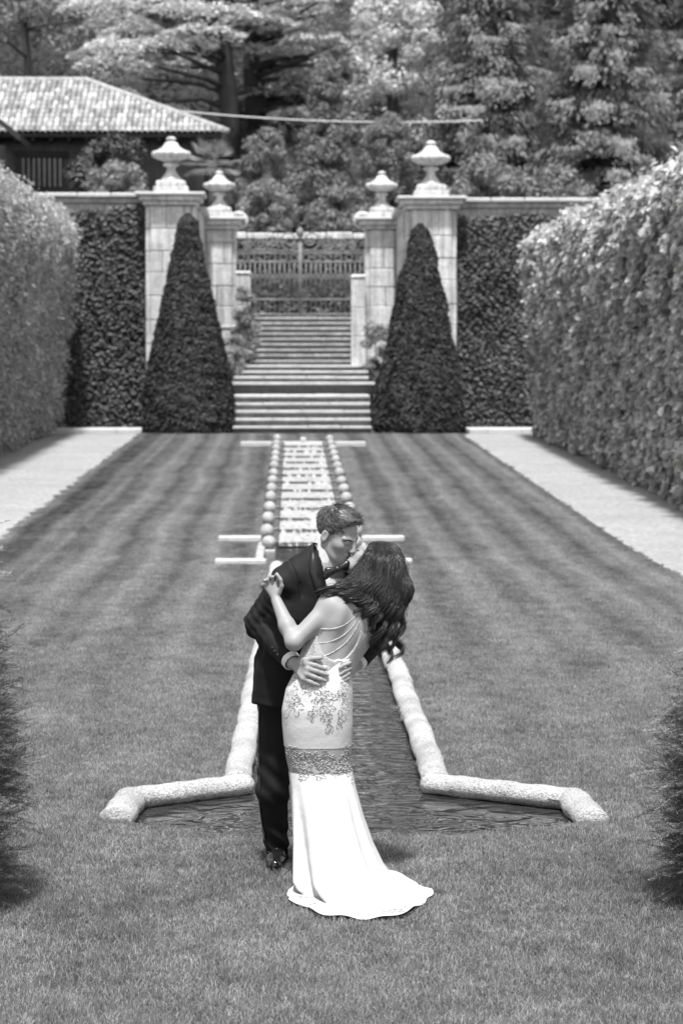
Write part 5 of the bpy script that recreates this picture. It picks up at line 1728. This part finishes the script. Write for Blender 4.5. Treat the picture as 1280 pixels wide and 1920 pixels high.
# bodice sides: body offset by a few millimetres, low open back removed
bd = Field(); bd.prims = [p for p in bb.prims]
bd2 = Field()
bd2.cap(G(655, 1148, -.055), G(642, 1180, -.085), .122, .130, .05, **kwb); bd2.cap(G(642, 1180, -.085), G(612, 1246, -.115), .130, .110, .05, **kwb)
bd2.cap(G(612, 1246, -.115), G(598, 1300, -.12), .110, .135, .06, **kwb)
bd2.prims = [(fn if True else fn, lo_, hi_, k_, op_) for fn, lo_, hi_, k_, op_ in bd2.prims]
bo2 = Field(); bo2.prims = list(bd2.prims)
bo2.cut(G(600, 1262, 0), (0, 0, -1), .002); bo2.cut(G(640, 1172, 0), (-.25, 0, 1), .004)
opn = np.array(bb.hit(640, 1190))
bo2.ell(G(637, 1180, -.24), (.118, .16, .165), None, .004, 'd')
lo, hi = bbox([G(655, 1165, -.06), G(600, 1262, -.12)], .17)
V, F = bo2.mesh(lo, hi, .0045, .006)
mk('bodice', V, F, M['lace'], gown, True)

# lace: beads sewn on the surface in leafy patches
bead = np.array([(1, 0, 0), (-1, 0, 0), (0, 1, 0), (0, -1, 0), (0, 0, 1), (0, 0, -1)], float)
beadF = np.array([(0, 2, 4), (2, 1, 4), (1, 3, 4), (3, 0, 4), (2, 0, 5), (1, 2, 5), (3, 1, 5), (0, 3, 5)])
def beads(P, r):
    P = np.asarray(P); n = len(P); r = np.broadcast_to(np.asarray(r, float), (n,))
    V = (P[:, None] + bead[None] * r[:, None, None]).reshape(-1, 3)
    F = (beadF[None] + 6 * np.arange(n)[:, None, None]).reshape(-1, 3)
    return V, F
def skirt_pt(px, py):
    """nearest skirt point seen at a photo pixel (camera side of the ring)"""
    R_ = ring_at(py, 288)
    d = (R_ - CAM); sx = d @ _r / (d @ _f) * FPX + 640
    near = R_[:, 1] < R_[:, 1].mean()
    i = np.where(near)[0][np.argmin(np.abs(sx[near] - px))]
    return R_[i] + np.array([0, -.0015, 0])
def motif(cx, cy, w, h, n, petals, rot=0.0):
    """flower / leaf spray outline filled with beads, photo pixels"""
    out = []
    while len(out) < n:
        a = rp.random() * 2 * math.pi
        rr = rp.random() ** .5
        edge = .45 + .55 * abs(math.cos(petals * a / 2.0 + rot))
        if rp.random() < .45: rr = 1.0 - .06 * rp.random()          # denser outline
        out.append((cx + w * rr * edge * math.cos(a + rot), cy + h * rr * edge * math.sin(a + rot)))
    return out
pxs = []
for (cx, cy, w, h, n, pt) in ((548, 1300, 16, 22, 200, 5), (556, 1318, 14, 18, 130, 4), (541, 1322, 8, 12, 70, 4), (575, 1285, 15, 14, 120, 5), (604, 1295, 18, 16, 190, 5), (596, 1318, 15, 20, 190, 4), (614, 1318, 16, 17, 180, 5),
                              (612, 1338, 12, 14, 120, 4), (617, 1356, 8, 14, 80, 3), (583, 1335, 9, 11, 70, 4), (645, 1290, 13, 18, 150, 5), (649, 1312, 11, 17, 120, 4), (640, 1338, 10, 15, 100, 3), (636, 1352, 7, 8, 50, 3),
                              (630, 1300, 10, 8, 60, 4), (554, 1275, 14, 12, 110, 5), (590, 1268, 13, 9, 70, 4), (648, 1268, 9, 9, 60, 4), (535, 1345, 5, 14, 40, 3)):
    pxs += motif(cx, cy, w, h, n, pt, rp.random() * 3)
P = np.array([skirt_pt(max(531, min(658, x)), max(1246, min(1392, y))) for x, y in pxs])
V, F = beads(P, rp.uniform(.0011, .0026, len(P))); mk('lace_applique', V, F, M['bead'], gown, kind='stuff')
pxs = []
for (cx, cy, w, h, n, pt) in ((548, 1405, 13, 14, 150, 5), (560, 1425, 14, 16, 190, 5), (577, 1440, 13, 12, 120, 4), (590, 1415, 15, 13, 200, 6), (606, 1430, 14, 13, 180, 5), (622, 1420, 12, 13, 160, 5), (640, 1425, 13, 16, 190, 5),
                              (651, 1405, 8, 16, 110, 4), (600, 1447, 12, 9, 90, 4), (632, 1443, 12, 9, 90, 4), (652, 1440, 7, 12, 70, 4), (570, 1408, 12, 9, 90, 4), (610, 1407, 9, 8, 70, 3), (566, 1450, 8, 10, 60, 3), (662, 1455, 5, 14, 50, 3)):
    pxs += motif(cx, cy, w, h, n, pt, rp.random() * 3)
P = np.array([skirt_pt(x, y) for x, y in pxs])
V, F = beads(P, rp.uniform(.0018, .0036, len(P))); mk('lace_band', V, F, M['bead'], gown, kind='stuff')
pxs = []
for (cx, cy, w, h, n, pt) in ((575, 1690, 22, 8, 90, 5), (596, 1694, 16, 6, 60, 4), (742, 1690, 22, 8, 110, 5), (765, 1694, 18, 6, 80, 4), (722, 1694, 14, 5, 50, 4)):
    pxs += motif(cx, cy, w, h, n, pt)
P = np.array([skirt_pt(x, min(y, 1696)) for x, y in pxs])
V, F = beads(P + [0, 0, .003], rp.uniform(.0012, .0026, len(P))); mk('hem_lace', V, F, M['bead'], skirt, kind='stuff')
# bodice and clasp beads
pxs = [(rp.uniform(545, 592), rp.uniform(1188, 1262)) for _ in range(900)]
P = [bo2.hit(x, y, -.6, .2, .007) for x, y in pxs if x > 612 - (y - 1165) * .75 - 26 + rp.normal() * 3 or y > 1235]
P = np.array([q for q in P if q is not None and q[1] < YB + .0])
if len(P):
    V, F = beads(P, rp.uniform(.0012, .0026, len(P))); mk('bodice_beading', V, F, M['bead'], gown, kind='stuff')
# bead strands draped over the bare back
def strand_on(ctrl, name, off=.003):
    C = catmull([(x, y, 0) for x, y in ctrl], int(sum(math.dist(ctrl[i], ctrl[i + 1]) for i in range(len(ctrl) - 1)) / 1.35))
    P = [bb.hit(q[0], q[1], -.6, .4, off) for q in C]
    P = np.array([q for q in P if q is not None])
    V, F = beads(P, .0023); mk(name, V, F, M['strand'], gown)
strand_on([(676, 1138), (664, 1157), (645, 1172), (622, 1179), (601, 1179)], 'bead_strand')
strand_on([(677, 1139), (668, 1165), (645, 1190), (615, 1204), (583, 1206)], 'bead_strand')
strand_on([(678, 1140), (671, 1172), (650, 1203), (625, 1222), (603, 1232)], 'bead_strand')
strand_on([(683, 1140), (686, 1165), (685, 1190), (674, 1212)], 'bead_strand')
strand_on([(686, 1139), (689, 1160), (687, 1185), (680, 1205)], 'bead_strand')
pxs = [(678 + rp.normal() * 5, 1136 + rp.normal() * 4) for _ in range(90)]
P = np.array([q for q in (bb.hit(x, y, -.6, .4, .003) for x, y in pxs) if q is not None])
V, F = beads(P, .0026); mk('neck_clasp', V, F, M['strand'], gown)
# sash with a small tied bow at the base of the open back
def sash_on(ctrl, w, name):
    fd = Field(); fd.prims = bb.prims
    V, F = ribbon_on(fd, ctrl, w, .004, 20, .008, -.6, .3); return mk(name, V, F, M['dress'], gown, True)
sash_on([(568, 1246), (590, 1251), (615, 1250), (640, 1244), (656, 1238)], [6, 5, 4, 5, 6], 'sash')
sash_on([(624, 1243), (618, 1251), (612, 1260), (614, 1272)], [2, 3, 3, 2], 'sash_tail')
sash_on([(625, 1243), (632, 1239), (640, 1240), (643, 1243)], [2, 3, 3, 1], 'sash_bow')

# --- long wavy hair
hh = Field()
hh.ell(HB.p(-.022, 0, .040), (.098, .088, .092), HB.A, .02)
hh.cap(G(718, 1060, .02), G(742, 1108, -.03), .082, .066, .05); hh.cap(G(742, 1108, -.03), G(738, 1140, -.05), .060, .034, .05); hh.cap(G(684, 1068, -.02), G(654, 1098, -.075), .036, .026, .04)
hh.cap(G(700, 1085, -.02), G(672, 1105, -.075), .060, .042, .04); hh.cap(G(672, 1105, -.075), G(634, 1109, -.10), .040, .020, .04); hh.cap(G(695, 1100, -.05), G(705, 1145, -.10), .062, .036, .04)
hh.ell(HB.p(.105, -.01, -.045), (.066, .060, .085), HB.A, .012, 'd')
hh.disp = lambda P: .0025 * value_noise(P, 30, 6)
lo, hi = bbox([HB.c, G(767, 1100, -.03), G(725, 1240, -.06), G(610, 1110, -.1)], .13)
V, F = hh.mesh(lo, hi, .005)
bh = mk('hair', V, F, M['hair_f'], bride, True)
# guide curves (photo pixel, depth), from the parting over the head to the tips
guides = [
    [(700, 1026, .0), (684, 1042, -.02), (672, 1064, -.035), (655, 1086, -.075), (634, 1098, -.115), (612, 1100, -.13), (590, 1108, -.13)],
    [(704, 1024, -.01), (690, 1040, -.035), (684, 1064, -.060), (668, 1090, -.095), (640, 1102, -.125), (612, 1104, -.13), (588, 1112, -.13)],
    [(708, 1023, -.02), (700, 1045, -.055), (692, 1075, -.085), (676, 1100, -.115), (650, 1113, -.14), (628, 1112, -.145), (608, 1120, -.14)],
    [(714, 1022, -.03), (712, 1048, -.075), (704, 1082, -.11), (690, 1112, -.135), (676, 1130, -.15), (668, 1140, -.15), (662, 1150, -.15)],
    [(718, 1022, -.03), (722, 1048, -.080), (718, 1085, -.12), (706, 1122, -.145), (698, 1150, -.15), (692, 1175, -.14), (700, 1200, -.13)],
    [(722, 1022, -.03), (734, 1048, -.070), (733, 1088, -.115), (722, 1130, -.135), (712, 1168, -.135), (702, 1205, -.125), (704, 1235, -.12)],
    [(726, 1023, -.02), (746, 1052, -.055), (748, 1092, -.095), (738, 1138, -.115), (726, 1180, -.115), (722, 1220, -.11), (730, 1252, -.11)],
    [(730, 1025, -.01), (756, 1060, -.030), (760, 1100, -.060), (752, 1145, -.085), (740, 1185, -.085), (736, 1220, -.085), (742, 1246, -.085)],
    [(732, 1028, .01), (759, 1066, .0), (762, 1104, -.03), (757, 1150, -.05), (754, 1180, -.05), (757, 1206, -.05), (747, 1230, -.05)],
]
GD = np.array(guides, float)
def push_out(paths, jit):
    """lift strands that run inside the hair mass onto its surface"""
    sz = [len(p) for p in paths]; P = np.vstack(paths)
    off = np.repeat(rp.uniform(0, jit, len(paths)), sz)
    for _ in range(3):
        d = hh.eval(P) - off; m = d < 0
        if not m.any(): break
        Q = P[m]
        g = np.stack([(hh.eval(Q + e) - hh.eval(Q - e)) / .004 for e in np.eye(3) * .002], 1)
        P[m] = Q - g * (d[m] / np.maximum((g * g).sum(1), .3))[:, None]
    return np.split(P, np.cumsum(sz)[:-1])
NG = len(GD) - 1
clumps = []
for gc in (.15, .55, 1.0, 1.5, 2.0, 2.5, 3.1, 3.8, 4.5, 5.1, 5.7, 6.3, 6.8, 7.5):
    clumps.append((gc, rp.random() * 6.28, rp.uniform(19, 26), rp.uniform(.016, .026), rp.uniform(.84, 1.0)))
def lerp_guide(g):
    i = min(max(int(g), 0), NG - 1); w = g - i
    return GD[i] * (1 - w) + GD[i + 1] * w
def hair_path(spread, jit, n):
    gc, ph, fr, am, ln = clumps[rp.integers(len(clumps))]
    g0 = np.clip(gc + rp.normal() * spread, 0, NG - .01)
    c0, c1 = lerp_guide(g0), lerp_guide(np.clip(gc, 0, NG - .01))
    w = np.clip(np.linspace(-.35, 1.25, 7), 0, 1)[:, None]
    c = c0 * (1 - w) + c1 * w
    c[0] += np.array([rp.normal() * 2, rp.normal() * 1.5, .02 + .02 * rp.random()])
    c = c + np.concatenate([[[0, 0, 0]], rp.normal(size=(6, 3)) * np.array([jit, jit, .005]) * np.array([1, 1, 1, .9, .8, .7])[:, None]])
    short = ln * rp.uniform(.86, 1.04)
    P = catmull(np.array([G(*q) for q in c]), n)[:max(8, int(n * short))]
    s_ = np.linspace(0, short, len(P))
    a = am * np.clip((s_ - .30) / .40, 0, 1)
    pp = ph + rp.normal() * .3
    P[:, 0] += a * np.sin(s_ * fr + pp); P[:, 1] += a * .8 * np.cos(s_ * fr + pp)
    return P
locks = push_out([hair_path(.45, 1.5, 34) for k in range(460)], .004)
V, F = strands(locks, .0026, .0006, 4); mk('locks', V, F, M['hair_f'], bh, True, kind='stuff')
fine = push_out([hair_path(.5, 1.9 if k % 8 else 6.0, 24) for k in range(1400)], .010)
V, F = strands(fine, .0010, .0003, 3); mk('strands', V, F, M['hair_f'], bh, True, kind='stuff')
# ------------------------------------------------------------------ grass: blade patches instanced over the lawn
def patch_mesh(seed, n, size, hmin, hmax, w):
    rg = np.random.default_rng(seed)
    P = (rg.random((n, 2)) - .5) * size
    a = rg.random(n) * 2 * math.pi; lean = rg.uniform(.1, .9, n); h = rg.uniform(hmin, hmax, n)
    b = rg.random(n) * 2 * math.pi
    wv = np.stack([np.cos(b), np.sin(b), np.zeros(n)], 1) * (w * rg.uniform(.7, 1.2, n) / 2)[:, None]
    base = np.column_stack([P, np.full(n, -.004)])
    d = np.stack([np.cos(a), np.sin(a), np.zeros(n)], 1)
    mid = base + np.column_stack([d[:, :2] * (lean * h * .3)[:, None], h * .6])
    tip = base + np.column_stack([d[:, :2] * (lean * h * .95)[:, None], h * (1.05 - .35 * lean)])
    V = np.stack([base - wv, base + wv, mid + wv * .8, mid - wv * .8, tip], 1).reshape(-1, 3)
    i = np.arange(n)[:, None] * 5
    F = [tuple(q) for q in (i + np.array([[0, 1, 2, 3]])).tolist()] + [tuple(q) for q in (i + np.array([[3, 2, 4]])).tolist()]
    me = mesh_from('grass_patch', V, F)
    me.materials.append(M['grass'])
    return me
gcol = bpy.data.collections.new('grass_patches')
for s in range(6):
    gcol.objects.link(bpy.data.objects.new('grass_patch', patch_mesh(s, 760, .30, .014, .036, .0030)))

def in_poly(x, y, poly):
    c = np.zeros(len(x), bool); n = len(poly)
    for i in range(n):
        x1, y1 = poly[i]; x2, y2 = poly[(i + 1) % n]
        cond = ((y1 > y) != (y2 > y))
        xin = (x2 - x1) * (y - y1) / (y2 - y1 + 1e-12) + x1
        c ^= cond & (x < xin)
    return c
pts = []
sp = .20
gx_, gy_ = np.meshgrid(np.arange(-LW + .1, LW - .05, sp), np.arange(7.2, 62.9, sp))
x = gx_.ravel() + rng.uniform(-.07, .07, gx_.size); y = gy_.ravel() + rng.uniform(-.07, .07, gx_.size)
# keep what any nearby view can see: a generous wedge round the picture
keep = (np.abs(x - .1) < 1.2 + .21 * y)
outer = [(0, 11.88), (-.45, 11.92), (-.8, 12.04), (-1.22, 12.36), (-1.22, 13.1), (-.62, 13.58), (-.55, 28.2), (-1.2, 28.2), (-1.2, 28.62), (-.78, 28.62), (-.78, 31.58), (-1.26, 31.58), (-1.26, 32.02), (-.76, 32.02), (-.76, 55.3), (-1.55, 55.2), (-1.55, 56.0),
         (1.55, 56.0), (1.55, 55.2), (.76, 55.3), (.76, 32.02), (1.26, 32.02), (1.26, 31.58), (.78, 31.58), (.78, 28.62), (1.2, 28.62), (1.2, 28.2), (.65, 28.2), (.62, 13.58), (1.36, 13.05), (1.36, 12.26), (.9, 12.02), (.45, 11.91)]
keep &= ~in_poly(x, y, outer)
keep &= ~((y > 61.7) & (np.abs(x) < 1.95))
keep &= ~(((x - .02) / .24) ** 2 + ((y - 10.58) / .36) ** 2 < 1)        # pressed flat under the train
x, y = x[keep], y[keep]
V = np.stack([x, y, ground_z(y)], 1)
me = bpy.data.meshes.new('grass'); me.vertices.add(len(V)); me.vertices.foreach_set('co', V.astype(np.float32).ravel()); me.update()
go = bpy.data.objects.new('grass', me); col.objects.link(go)
tag(go, 'short mown grass blades growing over the lawn', 'grass', kind='stuff')
ng = bpy.data.node_groups.new('grass_scatter', 'GeometryNodeTree')
ng.interface.new_socket('Geometry', in_out='INPUT', socket_type='NodeSocketGeometry')
ng.interface.new_socket('Geometry', in_out='OUTPUT', socket_type='NodeSocketGeometry')
gi = ng.nodes.new('NodeGroupInput'); gout = ng.nodes.new('NodeGroupOutput')
ci = ng.nodes.new('GeometryNodeCollectionInfo'); ci.inputs['Collection'].default_value = gcol
ci.inputs['Separate Children'].default_value = True; ci.inputs['Reset Children'].default_value = True
iop = ng.nodes.new('GeometryNodeInstanceOnPoints'); iop.inputs['Pick Instance'].default_value = True
rv = ng.nodes.new('FunctionNodeRandomValue'); rv.data_type = 'FLOAT_VECTOR'
rv.inputs['Max'].default_value = (0, 0, 6.283)
rs_ = ng.nodes.new('FunctionNodeRandomValue'); rs_.data_type = 'FLOAT_VECTOR'
rs_.inputs['Min'].default_value = (.95, .95, .75); rs_.inputs['Max'].default_value = (1.1, 1.1, 1.25)
ng.links.new(gi.outputs[0], iop.inputs['Points']); ng.links.new(ci.outputs[0], iop.inputs['Instance'])
ng.links.new(rv.outputs[0], iop.inputs['Rotation']); ng.links.new(rs_.outputs[0], iop.inputs['Scale'])
ng.links.new(iop.outputs[0], gout.inputs[0])
md = go.modifiers.new('scatter', 'NODES'); md.node_group = ng
